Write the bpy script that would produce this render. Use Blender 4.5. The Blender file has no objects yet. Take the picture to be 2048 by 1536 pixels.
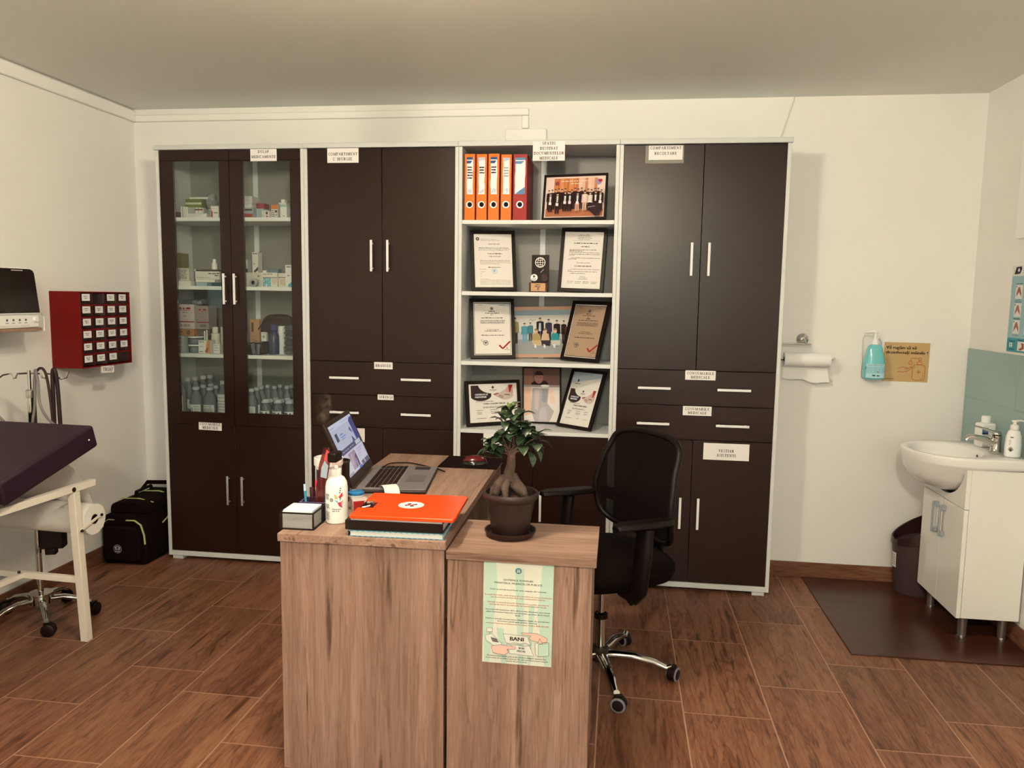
import bpy, math, random
from mathutils import Matrix, Vector
random.seed(7)
S = bpy.context.scene
COL = S.collection
PI = math.pi

# ------------------------------------------------------------------ camera
cam_d = bpy.data.cameras.new('camera'); cam = bpy.data.objects.new('camera', cam_d); COL.objects.link(cam)
cam_d.sensor_fit = 'HORIZONTAL'; cam_d.sensor_width = 36.0; cam_d.lens = 1548.92 / 2048 * 36
cam_d.clip_start = 0.05; cam_d.clip_end = 60
def cam_rot(yaw, pitch, roll):
    cy, sy = math.cos(yaw), math.sin(yaw)
    f = Vector((-sy * math.cos(pitch), cy * math.cos(pitch), math.sin(pitch)))
    r = Vector((cy, sy, 0)); u = r.cross(f)
    c, s = math.cos(roll), math.sin(roll)
    r2 = c * r + s * u; u2 = -s * r + c * u
    return Matrix((r2, u2, -f)).transposed()
cam.matrix_world = Matrix.Translation((2.4265, -3.8531, 1.4579)) @ cam_rot(0.1361, -0.1106, 0.0148).to_4x4()
S.camera = cam

# ------------------------------------------------------------------ world, exposure, lights
w = bpy.data.worlds.new('world'); S.world = w; w.use_nodes = True
w.node_tree.nodes['Background'].inputs[0].default_value = (1.0, .86, .62, 1)
w.node_tree.nodes['Background'].inputs[1].default_value = 0.02
vs = S.view_settings
vs.view_transform = 'Standard'; vs.look = 'None'; vs.gamma = 1.0; vs.exposure = 0.56; vs.use_curve_mapping = False
WARM = (1.0, .842, .608)
# the room's two ceiling globes are glowing meshes, built with the room; daylight comes through the window behind
LAMP_POS = ((1.78, -2.09, 2.37, 188.0), (2.4, -4.5, 2.34, 395.0))

# ------------------------------------------------------------------ colour
def lin1(v):
    v /= 255.0
    return v / 12.92 if v <= .04045 else ((v + .055) / 1.055) ** 2.4
REF = [lin1(v) for v in (236, 221, 192)]
def P(r, g, b, k=1.0):        # colour as seen under the room's warm light -> surface colour
    return tuple(min(.95, max(.0012, lin1(v) / q * .86 * k)) for v, q in zip((r, g, b), REF))
WHITE = P(232, 217, 190); PAPER = P(230, 214, 188); BLACK = (.007, .0022, .0014); BROWN = (.015, .0045, .0026)
SILVER = P(205, 196, 172); INK = P(50, 34, 28); GREY = P(150, 142, 125); DKGREY = P(95, 86, 76); CREAM = P(224, 207, 176)
ORANGE = P(222, 105, 15); RED = P(150, 8, 6); TEAL = P(110, 175, 160); STEEL = (.55, .5, .42)

# ------------------------------------------------------------------ materials
def newmat(name):
    m = bpy.data.materials.new(name); m.use_nodes = True
    return m, m.node_tree.nodes, m.node_tree.links, m.node_tree.nodes['Principled BSDF']
def vc(name, rough, metal=0.0, spec=.5, bump=0.0, bscale=400, coat=0.0, alpha=1.0):
    m, n, l, b = newmat(name)
    a = n.new('ShaderNodeAttribute'); a.attribute_name = 'Col'
    l.new(a.outputs['Color'], b.inputs['Base Color'])
    b.inputs['Roughness'].default_value = rough; b.inputs['Metallic'].default_value = metal
    b.inputs['Specular IOR Level'].default_value = spec
    b.inputs['Coat Weight'].default_value = coat
    if alpha < 1: b.inputs['Alpha'].default_value = alpha
    if bump:
        t = n.new('ShaderNodeTexNoise'); t.inputs['Scale'].default_value = bscale; t.inputs['Detail'].default_value = 3
        tc = n.new('ShaderNodeTexCoord'); l.new(tc.outputs['Object'], t.inputs['Vector'])
        bp = n.new('ShaderNodeBump'); bp.inputs['Strength'].default_value = bump; bp.inputs['Distance'].default_value = .002
        l.new(t.outputs['Fac'], bp.inputs['Height']); l.new(bp.outputs['Normal'], b.inputs['Normal'])
    return m
MATTE = vc('matte', .8, spec=.25)
PRINT = vc('print', .7, spec=.2)
SATIN = vc('satin', .45, spec=.22)
GLOSS = vc('gloss', .12)
METAL = vc('brushed_metal', .3, metal=.85)
CHROME = vc('chrome', .07, metal=1.0)
LAMINATE = vc('laminate', .3, spec=.34, bump=.04, bscale=900)
FRAME = vc('silver_laminate', .45, spec=.4)
CLOTH = vc('cloth', .95, spec=.08, bump=.5, bscale=500)
LEATHER = vc('leatherette', .5, spec=.3, bump=.15, bscale=350)
def clear(name, tint, gloss, rough=.05, base=0.0):
    m, n, l, b = newmat(name); n.remove(b)
    t = n.new('ShaderNodeBsdfTransparent'); t.inputs[0].default_value = (*tint, 1)
    g = n.new('ShaderNodeBsdfGlossy'); g.inputs['Roughness'].default_value = rough
    f = n.new('ShaderNodeFresnel'); f.inputs['IOR'].default_value = 1.45
    mul = n.new('ShaderNodeMath'); mul.operation = 'MULTIPLY_ADD'; mul.inputs[1].default_value = gloss; mul.inputs[2].default_value = 0
    l.new(f.outputs[0], mul.inputs[0])
    mx = n.new('ShaderNodeMixShader'); l.new(mul.outputs[0], mx.inputs[0]); l.new(t.outputs[0], mx.inputs[1]); l.new(g.outputs[0], mx.inputs[2])
    out = n['Material Output']
    if base:
        d = n.new('ShaderNodeBsdfDiffuse'); a = n.new('ShaderNodeAttribute'); a.attribute_name = 'Col'; l.new(a.outputs['Color'], d.inputs[0])
        m2 = n.new('ShaderNodeMixShader'); m2.inputs[0].default_value = base
        l.new(mx.outputs[0], m2.inputs[1]); l.new(d.outputs[0], m2.inputs[2]); l.new(m2.outputs[0], out.inputs[0])
    else: l.new(mx.outputs[0], out.inputs[0])
    return m
GLASS = clear('cabinet_glass', (.93, .95, .93), .9)
CLEARP = clear('clear_plastic', (.9, .92, .9), 1.0, .12, .22)
BOTTLEP = clear('cloudy_plastic', (.85, .88, .85), 1.0, .15, .5)
RULERP = clear('tinted_plastic', (.75, .4, .35), 1.0, .1, .45)
def emis(name, strength):
    m, n, l, b = newmat(name); a = n.new('ShaderNodeAttribute'); a.attribute_name = 'Col'
    l.new(a.outputs['Color'], b.inputs['Emission Color']); b.inputs['Emission Strength'].default_value = strength
    b.inputs['Base Color'].default_value = (.01, .01, .01, 1); b.inputs['Roughness'].default_value = .2
    return m
SCREEN = emis('lit_screen', .62)
LAMP = emis('lamp_globe', 1.0)
DAYLIGHT = emis('daylit_pane', 10.0)
def noise_paint(name, col, col2, rough, scale, bump):
    m, n, l, b = newmat(name)
    tc = n.new('ShaderNodeTexCoord'); t = n.new('ShaderNodeTexNoise'); t.inputs['Scale'].default_value = scale; t.inputs['Detail'].default_value = 4
    l.new(tc.outputs['Object'], t.inputs['Vector'])
    r = n.new('ShaderNodeValToRGB'); r.color_ramp.elements[0].color = (*col, 1); r.color_ramp.elements[1].color = (*col2, 1)
    r.color_ramp.elements[0].position = .3; r.color_ramp.elements[1].position = .7
    l.new(t.outputs['Fac'], r.inputs[0]); l.new(r.outputs[0], b.inputs['Base Color']); b.inputs['Roughness'].default_value = rough
    b.inputs['Specular IOR Level'].default_value = .25
    t2 = n.new('ShaderNodeTexNoise'); t2.inputs['Scale'].default_value = 160; t2.inputs['Detail'].default_value = 3; l.new(tc.outputs['Object'], t2.inputs['Vector'])
    bp = n.new('ShaderNodeBump'); bp.inputs['Strength'].default_value = bump; bp.inputs['Distance'].default_value = .003
    l.new(t2.outputs['Fac'], bp.inputs['Height']); l.new(bp.outputs['Normal'], b.inputs['Normal'])
    return m
WALLP = noise_paint('wall_paint', (.80, .80, .79), (.83, .83, .82), .85, 1.3, .12)
CEILP = noise_paint('ceiling_paint', (.77, .80, .76), (.80, .83, .79), .9, .9, .05)
TRIMP = noise_paint('trim_plastic', (.84, .84, .83), (.86, .86, .85), .5, 2, .02)
def wood(name, stretch, c_dark, c_mid, c_lite, rough=.5, coord='Object', cath=.07, bigk=.5, knot=.645, band=(1, 1, .15), bamp=.16):
    # oak-like grain: 'stretch' is the small scale along the grain axis
    m, n, l, b = newmat(name)
    def N(t): return n.new('ShaderNode' + t)
    tc = N('TexCoord'); mp = N('Mapping'); mp.inputs['Scale'].default_value = stretch
    oi = N('ObjectInfo')
    va = N('VectorMath'); va.operation = 'ADD'
    cmb = N('CombineXYZ'); mu = N('Math'); mu.operation = 'MULTIPLY'; mu.inputs[1].default_value = 9.0
    l.new(oi.outputs['Random'], mu.inputs[0])
    for i in range(3): l.new(mu.outputs[0], cmb.inputs[i])
    if coord == 'UV':
        uv = N('UVMap'); uv.uv_map = 'UVMap'; l.new(uv.outputs[0], mp.inputs[0])
    else: l.new(tc.outputs[coord], mp.inputs[0])
    l.new(mp.outputs[0], va.inputs[0]); l.new(cmb.outputs[0], va.inputs[1])
    big = N('TexNoise'); big.inputs['Scale'].default_value = 1.6; big.inputs['Detail'].default_value = 5; big.inputs['Distortion'].default_value = 1.3
    fine = N('TexNoise'); fine.inputs['Scale'].default_value = 16; fine.inputs['Detail'].default_value = 8; fine.inputs['Roughness'].default_value = .65
    l.new(va.outputs[0], big.inputs['Vector']); l.new(va.outputs[0], fine.inputs['Vector'])
    # cathedral figure: contour lines of the large noise
    k = N('Math'); k.operation = 'MULTIPLY'; k.inputs[1].default_value = 42; l.new(big.outputs['Fac'], k.inputs[0])
    sn = N('Math'); sn.operation = 'SINE'; l.new(k.outputs[0], sn.inputs[0])
    pw = N('MapRange'); pw.inputs[1].default_value = .55; pw.inputs[2].default_value = 1; pw.inputs[3].default_value = 0; pw.inputs[4].default_value = cath; l.new(sn.outputs[0], pw.inputs[0])
    mixf = N('Math'); mixf.operation = 'MULTIPLY_ADD'; mixf.inputs[1].default_value = .55; l.new(fine.outputs['Fac'], mixf.inputs[0])
    bs = N('Math'); bs.operation = 'MULTIPLY'; bs.inputs[1].default_value = bigk; l.new(big.outputs['Fac'], bs.inputs[0]); l.new(bs.outputs[0], mixf.inputs[2])
    sub = N('Math'); sub.operation = 'SUBTRACT'; l.new(mixf.outputs[0], sub.inputs[0]); l.new(pw.outputs[0], sub.inputs[1])
    r = N('ValToRGB'); e = r.color_ramp.elements
    e[0].position = .22; e[0].color = (*c_dark, 1); e[1].position = .66; e[1].color = (*c_lite, 1)
    x = e.new(.46); x.color = (*c_mid, 1)
    l.new(sub.outputs[0], r.inputs[0])
    # broad bands and thin dark cracks along the grain
    bv = N('VectorMath'); bv.operation = 'MULTIPLY'; bv.inputs[1].default_value = band; l.new(va.outputs[0], bv.inputs[0])
    bn_ = N('TexNoise'); bn_.inputs['Scale'].default_value = 1.5; bn_.inputs['Detail'].default_value = 1; l.new(bv.outputs[0], bn_.inputs['Vector'])
    br = N('MapRange'); br.inputs[1].default_value = .35; br.inputs[2].default_value = .65; br.inputs[3].default_value = 1 - bamp; br.inputs[4].default_value = 1 + bamp * .6; l.new(bn_.outputs['Fac'], br.inputs[0])
    cn = N('TexNoise'); cn.inputs['Scale'].default_value = 1.15; cn.inputs['Detail'].default_value = 3; cn.inputs['Distortion'].default_value = .4; l.new(va.outputs[0], cn.inputs['Vector'])
    c1_ = N('Math'); c1_.operation = 'SUBTRACT'; c1_.inputs[1].default_value = .5; l.new(cn.outputs['Fac'], c1_.inputs[0])
    c2_ = N('Math'); c2_.operation = 'ABSOLUTE'; l.new(c1_.outputs[0], c2_.inputs[0])
    c3_ = N('MapRange'); c3_.inputs[1].default_value = 0; c3_.inputs[2].default_value = .012; c3_.inputs[3].default_value = 1; c3_.inputs[4].default_value = 0; l.new(c2_.outputs[0], c3_.inputs[0])
    cm = N('TexNoise'); cm.inputs['Scale'].default_value = 2.3; cm.inputs['Detail'].default_value = 2; l.new(va.outputs[0], cm.inputs['Vector'])
    c4_ = N('MapRange'); c4_.inputs[1].default_value = .5; c4_.inputs[2].default_value = .62; c4_.inputs[3].default_value = 0; c4_.inputs[4].default_value = .5; l.new(cm.outputs['Fac'], c4_.inputs[0])
    c5_ = N('Math'); c5_.operation = 'MULTIPLY'; l.new(c3_.outputs[0], c5_.inputs[0]); l.new(c4_.outputs[0], c5_.inputs[1])
    c6_ = N('Math'); c6_.operation = 'SUBTRACT'; c6_.inputs[0].default_value = 1; l.new(c5_.outputs[0], c6_.inputs[1])
    c7_ = N('Math'); c7_.operation = 'MULTIPLY'; l.new(c6_.outputs[0], c7_.inputs[0]); l.new(br.outputs[0], c7_.inputs[1])
    # knots
    vo = N('TexNoise'); vo.inputs['Scale'].default_value = 3.1; vo.inputs['Detail'].default_value = 3; l.new(va.outputs[0], vo.inputs['Vector'])
    kr = N('ValToRGB'); ke = kr.color_ramp.elements; ke[0].position = knot; ke[0].color = (1, 1, 1, 1); ke[1].position = knot + .07; ke[1].color = (.42, .36, .33, 1)
    l.new(vo.outputs['Fac'], kr.inputs[0])
    mx = N('Mix'); mx.data_type = 'RGBA'; mx.blend_type = 'MULTIPLY'; mx.inputs[0].default_value = 1
    l.new(r.outputs[0], mx.inputs[6]); l.new(kr.outputs[0], mx.inputs[7])
    a = N('Attribute'); a.attribute_name = 'Col'
    m3 = N('Mix'); m3.data_type = 'RGBA'; m3.blend_type = 'MULTIPLY'; m3.inputs[0].default_value = 1
    l.new(mx.outputs[2], m3.inputs[6]); l.new(a.outputs['Color'], m3.inputs[7])
    m4 = N('Mix'); m4.data_type = 'RGBA'; m4.blend_type = 'MULTIPLY'; m4.inputs[0].default_value = 1
    l.new(m3.outputs[2], m4.inputs[6]); l.new(c7_.outputs[0], m4.inputs[7])
    l.new(m4.outputs[2], b.inputs['Base Color']); b.inputs['Roughness'].default_value = rough; b.inputs['Specular IOR Level'].default_value = .3
    bp = N('Bump'); bp.inputs['Strength'].default_value = .12; bp.inputs['Distance'].default_value = .002
    l.new(sub.outputs[0], bp.inputs['Height']); l.new(bp.outputs['Normal'], b.inputs['Normal'])
    return m
OAK = (P(98, 68, 48), P(138, 102, 76), P(163, 126, 98))
OAK_V = wood('oak_upright_grain', (11, 11, .62), *OAK)
OAK_Y = wood('oak_grain_along_desk', (11, .62, 11), *OAK, band=(1, .15, 1))
OAK_X = wood('oak_grain_across', (.62, 11, 11), *OAK, band=(.15, 1, 1))
FL = (P(60, 28, 15), P(115, 69, 43), P(141, 93, 62))
FLOOR = wood('floor_tiles', (8, .9, 1), *FL, rough=.42, coord='UV', cath=.12, knot=.62, band=(1, .2, 1), bamp=.1)
SKIRT = wood('skirting_tiles', (1.2, 1.2, 9), *FL, rough=.42)
MATW = wood('mat_wood', (1.2, 9, 1), P(40, 16, 8), P(64, 31, 19), P(78, 40, 26), rough=.3)

# ------------------------------------------------------------------ mesh builder
class B:
    def __init__(s, c=(.5, .5, .5)): s.V = []; s.F = []; s.K = []; s.c = c; s.m = Matrix()
    def v(s, p):
        s.V.append(tuple(s.m @ Vector(p))); return len(s.V) - 1
    def f(s, idx, c=None): s.F.append(tuple(idx)); s.K.append(c or s.c)
    def poly(s, pts, c=None): s.f([s.v(p) for p in pts], c)
    def box(s, x0, y0, z0, x1, y1, z1, c=None):
        if x1 < x0: x0, x1 = x1, x0
        if y1 < y0: y0, y1 = y1, y0
        if z1 < z0: z0, z1 = z1, z0
        i = [s.v(p) for p in ((x0, y0, z0), (x1, y0, z0), (x1, y1, z0), (x0, y1, z0), (x0, y0, z1), (x1, y0, z1), (x1, y1, z1), (x0, y1, z1))]
        for q in ((3, 2, 1, 0), (4, 5, 6, 7), (0, 1, 5, 4), (1, 2, 6, 5), (2, 3, 7, 6), (3, 0, 4, 7)): s.f([i[k] for k in q], c)
        return s
    def prism(s, pts, fn, a, b, c=None):          # pts 2-D counter-clockwise, fn(u, v, depth) -> 3-D
        n = len(pts); A = [s.v(fn(u, v, a)) for u, v in pts]; Bv = [s.v(fn(u, v, b)) for u, v in pts]
        s.f(A, c); s.f(Bv[::-1], c)
        for i in range(n): j = (i + 1) % n; s.f([A[j], A[i], Bv[i], Bv[j]], c)
        return s
    def loft(s, rings, cap=True, c=None, cols=None):
        R = [[s.v(p) for p in r] for r in rings]; n = len(R[0])
        for k in range(len(R) - 1):
            cc = cols[k] if cols else c
            for i in range(n): j = (i + 1) % n; s.f([R[k][i], R[k][j], R[k + 1][j], R[k + 1][i]], cc)
        if cap: s.f(R[0][::-1], cols[0] if cols else c); s.f(R[-1], cols[-1] if cols else c)
        return s
    def lathe(s, prof, cx=0, cy=0, cz=0, seg=24, sx=1, sy=1, axis='z', cols=None, c=None, cap=True):
        def pt(r, h, t):
            u, w = r * math.cos(t) * sx, r * math.sin(t) * sy
            return {'z': (cx + u, cy + w, cz + h), 'x': (cx + h, cy + u, cz + w), 'y': (cx + w, cy + h, cz + u)}[axis]
        return s.loft([[pt(max(r, .0002), h, 2 * PI * i / seg) for i in range(seg)] for r, h in prof], cap, c, cols)
    def tube(s, pts, r, seg=10, c=None, flat=1.0, close=False):
        pts = [Vector(p) for p in pts]; n = len(pts); rr = r if isinstance(r, (list, tuple)) else [r] * n
        rings = []; up = Vector((0, 0, 1))
        for i, p in enumerate(pts):
            d = (pts[min(i + 1, n - 1)] - pts[max(i - 1, 0)]).normalized()
            if abs(d.dot(up)) > .97: up = Vector((0, 1, 0)) if abs(d.y) < .9 else Vector((1, 0, 0))
            a = d.cross(up).normalized(); b = a.cross(d).normalized(); up = b
            rings.append([p + (a * math.cos(2 * PI * k / seg) + b * math.sin(2 * PI * k / seg) * flat) * rr[i] for k in range(seg)])
        return s.loft(rings, True, c)
    def ball(s, cx, cy, cz, rx, ry=None, rz=None, seg=16, c=None, lo=-1.0, hi=1.0, pw=1.0):
        ry = ry or rx; rz = rz or rx; n = max(6, seg // 2); prof = []
        for k in range(n + 1):
            a = -PI / 2 + PI * k / n; a = max(a, math.asin(lo)); a = min(a, math.asin(hi))
            prof.append((math.cos(a) ** pw if math.cos(a) > 0 else 0, math.sin(a)))
        return s.loft([[(cx + rx * max(q, .002) * math.cos(2 * PI * i / seg), cy + ry * max(q, .002) * math.sin(2 * PI * i / seg), cz + rz * h) for i in range(seg)] for q, h in prof], True, c)
    def build(s, name, mat, parent=None, bev=0, seg=2, smooth=True, sharp=40, sub=0, loc=None):
        me = bpy.data.meshes.new(name); me.from_pydata(s.V, [], s.F)
        at = me.color_attributes.new('Col', 'FLOAT_COLOR', 'CORNER')
        buf = []
        for f, k in zip(s.F, s.K): buf += [k[0], k[1], k[2], 1.0] * len(f)
        at.data.foreach_set('color', buf)
        me.update()
        if smooth:
            me.polygons.foreach_set('use_smooth', [True] * len(me.polygons)); me.set_sharp_from_angle(angle=math.radians(sharp))
        me.materials.append(mat); o = bpy.data.objects.new(name, me); COL.objects.link(o)
        if parent: o.parent = parent
        if loc: o.location = loc
        if bev:
            d = o.modifiers.new('bevel', 'BEVEL'); d.width = bev; d.segments = seg; d.limit_method = 'ANGLE'; d.angle_limit = math.radians(40)
        if sub:
            d = o.modifiers.new('sub', 'SUBSURF'); d.levels = sub; d.render_levels = sub
        return o
def thing(name, label, cat, loc=(0, 0, 0), rz=0.0, group=None):
    o = bpy.data.objects.new(name, None); COL.objects.link(o); o.empty_display_size = .05
    o.location = loc; o.rotation_euler = (0, 0, rz); return tag(o, label, cat, group)
def tag(o, label, cat, group=None):
    o['label'] = label; o['category'] = cat
    if group: o['group'] = group
    return o
def struct(o): o['kind'] = 'structure'; return o
def lab(o, t): o['label'] = t; return o
def dup(root, loc=None, rz=None, label=None, group=None):
    def cp(o, par):
        c = o.copy(); COL.objects.link(c); c.parent = par
        for ch in o.children: cp(ch, c)
        return c
    r = cp(root, None)
    if loc is not None: r.location = loc
    if rz is not None: r.rotation_euler = (0, 0, rz)
    if label: r['label'] = label
    if group: r['group'] = group
    return r

# ------------------------------------------------------------------ flat printed artwork (in the x-z plane, facing -y)
class Art(B):
    def __init__(s, y=0.0, step=.00025): super().__init__(); s.y = y; s.step = step; s.k = 0; s.n = 0
    def layer(s): s.k += 1; s.n = 0; return s
    def yy(s): s.n += 1; return s.y - s.k * s.step - (s.n % 40) * s.step * .022
    def rect(s, x0, z0, x1, z1, c): y = s.yy(); s.poly([(x0, y, z0), (x1, y, z0), (x1, y, z1), (x0, y, z1)], c)
    def pg(s, pts, c):
        y = s.yy()
        if sum(pts[i - 1][0] * pts[i][1] - pts[i][0] * pts[i - 1][1] for i in range(len(pts))) < 0: pts = pts[::-1]
        s.poly([(u, y, v) for u, v in pts], c)
    def disc(s, cx, cz, r, c, rz=None, seg=18, a0=0, a1=2 * PI):
        rz = rz or r; n = seg if a1 - a0 > 6.28 else seg + 1
        s.pg([(cx + r * math.cos(a0 + (a1 - a0) * i / seg), cz + rz * math.sin(a0 + (a1 - a0) * i / seg)) for i in range(n)], c)
    def ring(s, cx, cz, r, t, c, rz=None, seg=24, a0=0, a1=2 * PI):
        rz = rz or r; y = s.yy(); q = 1 - t / r
        for i in range(seg):
            a, b = a0 + (a1 - a0) * i / seg, a0 + (a1 - a0) * (i + 1) / seg
            s.poly([(cx + r * math.cos(a), y, cz + rz * math.sin(a)), (cx + r * math.cos(b), y, cz + rz * math.sin(b)), (cx + q * r * math.cos(b), y, cz + q * rz * math.sin(b)), (cx + q * r * math.cos(a), y, cz + q * rz * math.sin(a))][::-1], c)
    def line(s, pts, t, c):
        y = s.yy()
        for (a, b), (d, e) in zip(pts, pts[1:]):
            L = math.hypot(d - a, e - b) or 1; nx, nz = -(e - b) / L * t / 2, (d - a) / L * t / 2
            s.poly([(a + nx, y, b + nz), (a - nx, y, b - nz), (d - nx, y, e - nz), (d + nx, y, e + nz)], c)
    def words(s, x0, x1, z, h, c, fill=.85):      # a line of illegibly small print
        x = x0
        while x < x1 - h * .4:
            w = min(h * random.uniform(.9, 3.6), x1 - x)
            s.rect(x, z, x + w, z + h * random.uniform(.55, .8), c); x += w + h * (1.4 - fill)
    def text(s, t, x, z, size, c, align='CENTER', width=None, bold=0.0, sx=1.0):
        cu = bpy.data.curves.new('t', 'FONT'); cu.body = t; cu.size = size; cu.align_x = align; cu.resolution_u = 2
        o = bpy.data.objects.new('t', cu); COL.objects.link(o)
        dg = bpy.context.evaluated_depsgraph_get(); ev = o.evaluated_get(dg); me = ev.to_mesh()
        xs = [v.co.x for v in me.vertices] or [0]
        k = sx
        if width: k = width / max(1e-6, max(xs) - min(xs))
        off = 0 if align != 'CENTER' else (max(xs) + min(xs)) / 2
        for dx in ((-bold, 0, bold) if bold else (0,)):
            y = s.yy(); i0 = len(s.V)
            for v in me.vertices: s.v((x + dx + (v.co.x - off) * k, y, z + v.co.y))
            for p in me.polygons: s.f([i0 + i for i in p.vertices], c)
        ev.to_mesh_clear(); bpy.data.objects.remove(o); bpy.data.curves.remove(cu)
    def serif(s, t, x, z, h, c, width=None):       # bold roman capitals
        adv = [GL[ch][0] if ch in GL else .45 for ch in t]; tot = sum(adv) + .12 * (len(t) - 1)
        k = (width / tot) if width else h; u = x - tot * k / 2
        for ch, a in zip(t, adv):
            if ch in GL:
                for pts, th in GL[ch][1]: s.line([(u + p * k, z + q * h) for p, q in pts], th * h, c)
            u += (a + .12) * k
def arc(cx, cz, rx, rz, a0, a1, n=7): return [(cx + rx * math.cos(math.radians(a0 + (a1 - a0) * i / n)), cz + rz * math.sin(math.radians(a0 + (a1 - a0) * i / n))) for i in range(n + 1)]
TK, TN = .2, .09
def st(x, a=0, b=1): return [([(x, a), (x, b)], TK)] + [([(x - .17, q), (x + .17, q)], TN) for q in ((.04,) if a == 0 else ()) + ((.96,) if b == 1 else ())]
GL = {
 'I': (.36, st(.18)), 'L': (.66, st(.18) + [([(.1, .05), (.6, .05), (.62, .3)], TN)]),
 'E': (.68, st(.18) + [([(.18, .05), (.62, .05), (.64, .28)], TN), ([(.18, .95), (.6, .95), (.6, .75)], TN), ([(.18, .52), (.46, .52)], TN), ([(.46, .4), (.46, .64)], TN)]),
 'D': (.8, st(.18) + [(arc(.2, .5, .5, .45, -90, 90), .16)]),
 'B': (.72, st(.18) + [(arc(.25, .74, .3, .21, -90, 90), .14), (arc(.25, .28, .38, .24, -90, 90), .14)]),
 'P': (.68, st(.18) + [(arc(.25, .72, .34, .23, -90, 90), .14)]),
 'R': (.76, st(.18) + [(arc(.25, .72, .34, .23, -90, 90), .14), ([(.36, .48), (.68, .03)], .17)]),
 'C': (.72, [(arc(.42, .5, .34, .46, 50, 310), .14), ([(.62, .95), (.62, .68)], TN)]),
 'G': (.78, [(arc(.42, .5, .34, .46, 50, 320), .14), ([(.64, .95), (.64, .7)], TN), ([(.66, .06), (.66, .42)], .16), ([(.5, .44), (.78, .44)], TN)]),
 'O': (.8, [(arc(.4, .5, .32, .45, 0, 360, 12), .15)]),
 'S': (.58, [(arc(.3, .73, .2, .22, 30, 270), .13), (arc(.3, .28, .22, .23, 90, -150), .13)]),
 'T': (.7, st(.35, 0, .95) + [([(.06, .74), (.06, .95), (.64, .95), (.64, .74)], TN)]),
 'U': (.78, [([(.18, .95), (.18, .35)], TK), (arc(.4, .34, .22, .3, 180, 360), .12), ([(.62, .34), (.62, .95)], TN), ([(.02, .96), (.34, .96)], TN), ([(.5, .96), (.76, .96)], TN)]),
 'V': (.76, [([(.16, .96), (.4, .03)], .18), ([(.4, .03), (.64, .96)], TN), ([(0, .96), (.32, .96)], TN), ([(.5, .96), (.76, .96)], TN)]),
 'A': (.78, [([(.12, .04), (.38, .98)], TN), ([(.38, .98), (.64, .04)], .18), ([(.2, .34), (.54, .34)], TN), ([(0, .04), (.26, .04)], TN), ([(.5, .04), (.78, .04)], TN)]),
 'N': (.8, [([(.16, .04), (.16, .96)], TN), ([(.16, .96), (.64, .04)], .18), ([(.64, .04), (.64, .96)], TN), ([(.02, .96), (.24, .96)], TN), ([(.5, .96), (.78, .96)], TN), ([(.02, .04), (.3, .04)], TN)]),
 'M': (.98, [([(.16, .04), (.16, .96)], TN), ([(.18, .96), (.46, .06)], .17), ([(.46, .06), (.76, .96)], TN), ([(.8, .04), (.8, .96)], TK), ([(.02, .96), (.22, .96)], TN), ([(.02, .04), (.3, .04)], TN), ([(.62, .04), (.98, .04)], TN), ([(.76, .96), (.96, .96)], TN)]),
}
# ================================================================== the room
XL, XR, YB, YF, ZC = -.3274, 4.1751, .3249, -6.5, 2.4822
b = B((1, 1, 1)); uvs = []
xs0, TW, TL = -.341, .3035, .605
offs = [-.58, -.41, -.265, .03, -.12, .2, -.35, .07, -.22, -.5, -.573, -.33, -.1, .12, -.4]
b.poly([(XL - .02, YF, -.0015), (XR + .02, YF, -.0015), (XR + .02, YB + .02, -.0015), (XL - .02, YB + .02, -.0015)]); uvs += [(0, 0)] * 4
rt = random.Random(3)
for i in range(15):
    y = offs[i]
    while y < YB: y += TL
    while y > YF:
        x0, x1, y1, y0 = max(xs0 + i * TW + .0024, XL), min(xs0 + (i + 1) * TW - .0024, XR), min(y - .0024, YB), max(y - TL + .0024, YF)
        if x1 > x0 and y1 > y0:
            g = rt.uniform(.82, 1.12); b.poly([(x0, y0, 0), (x1, y0, 0), (x1, y1, 0), (x0, y1, 0)], (g, g * rt.uniform(.97, 1.02), g * rt.uniform(.95, 1.02)))
            ou, ov = rt.uniform(0, 40), rt.uniform(0, 40); sg = rt.choice((-1, 1))
            uvs += [(ou + (px - x0) * sg, ov + (py - y0)) for px, py in ((x0, y0), (x1, y0), (x1, y1), (x0, y1))]
        y -= TL
floor = struct(b.build('floor', FLOOR, smooth=False))
uvl = floor.data.uv_layers.new(name='UVMap')
for i, u in enumerate(uvs): uvl.data[i].uv = u
GROUT = vc('tile_grout', .9); floor.data.materials.append(GROUT); floor.data.polygons[0].material_index = 1
floor.data.attributes['Col'].data[0].color
for i in range(4): floor.data.attributes['Col'].data[i].color = (*P(176, 130, 98), 1)
struct(B().box(XL - .1, YB, -.05, XR + .1, YB + .1, ZC + .1).build('wall_back', WALLP, smooth=False))
struct(B().box(XL - .1, YF - .1, -.05, XL, YB, ZC + .1).build('wall_left', WALLP, smooth=False))
struct(B().box(XR, YF - .1, -.05, XR + .1, YB, ZC + .1).build('wall_right', WALLP, smooth=False))
b = B()                                                   # wall behind the camera, with its window opening
WX0, WX1, WZ0, WZ1 = 2.62, 3.12, 1.1, 2.4
for q in ((XL, -.05, WX0, ZC + .1), (WX1, -.05, XR, ZC + .1), (WX0, -.05, WX1, WZ0), (WX0, WZ1, WX1, ZC + .1)):
    b.box(q[0], YF - .1, q[1], q[2], YF, q[3])
struct(b.build('wall_front', WALLP, smooth=False))
wn = struct(B(P(235, 225, 205)).build('window_1', SATIN)) if False else None
b = B(P(236, 226, 205))
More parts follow.
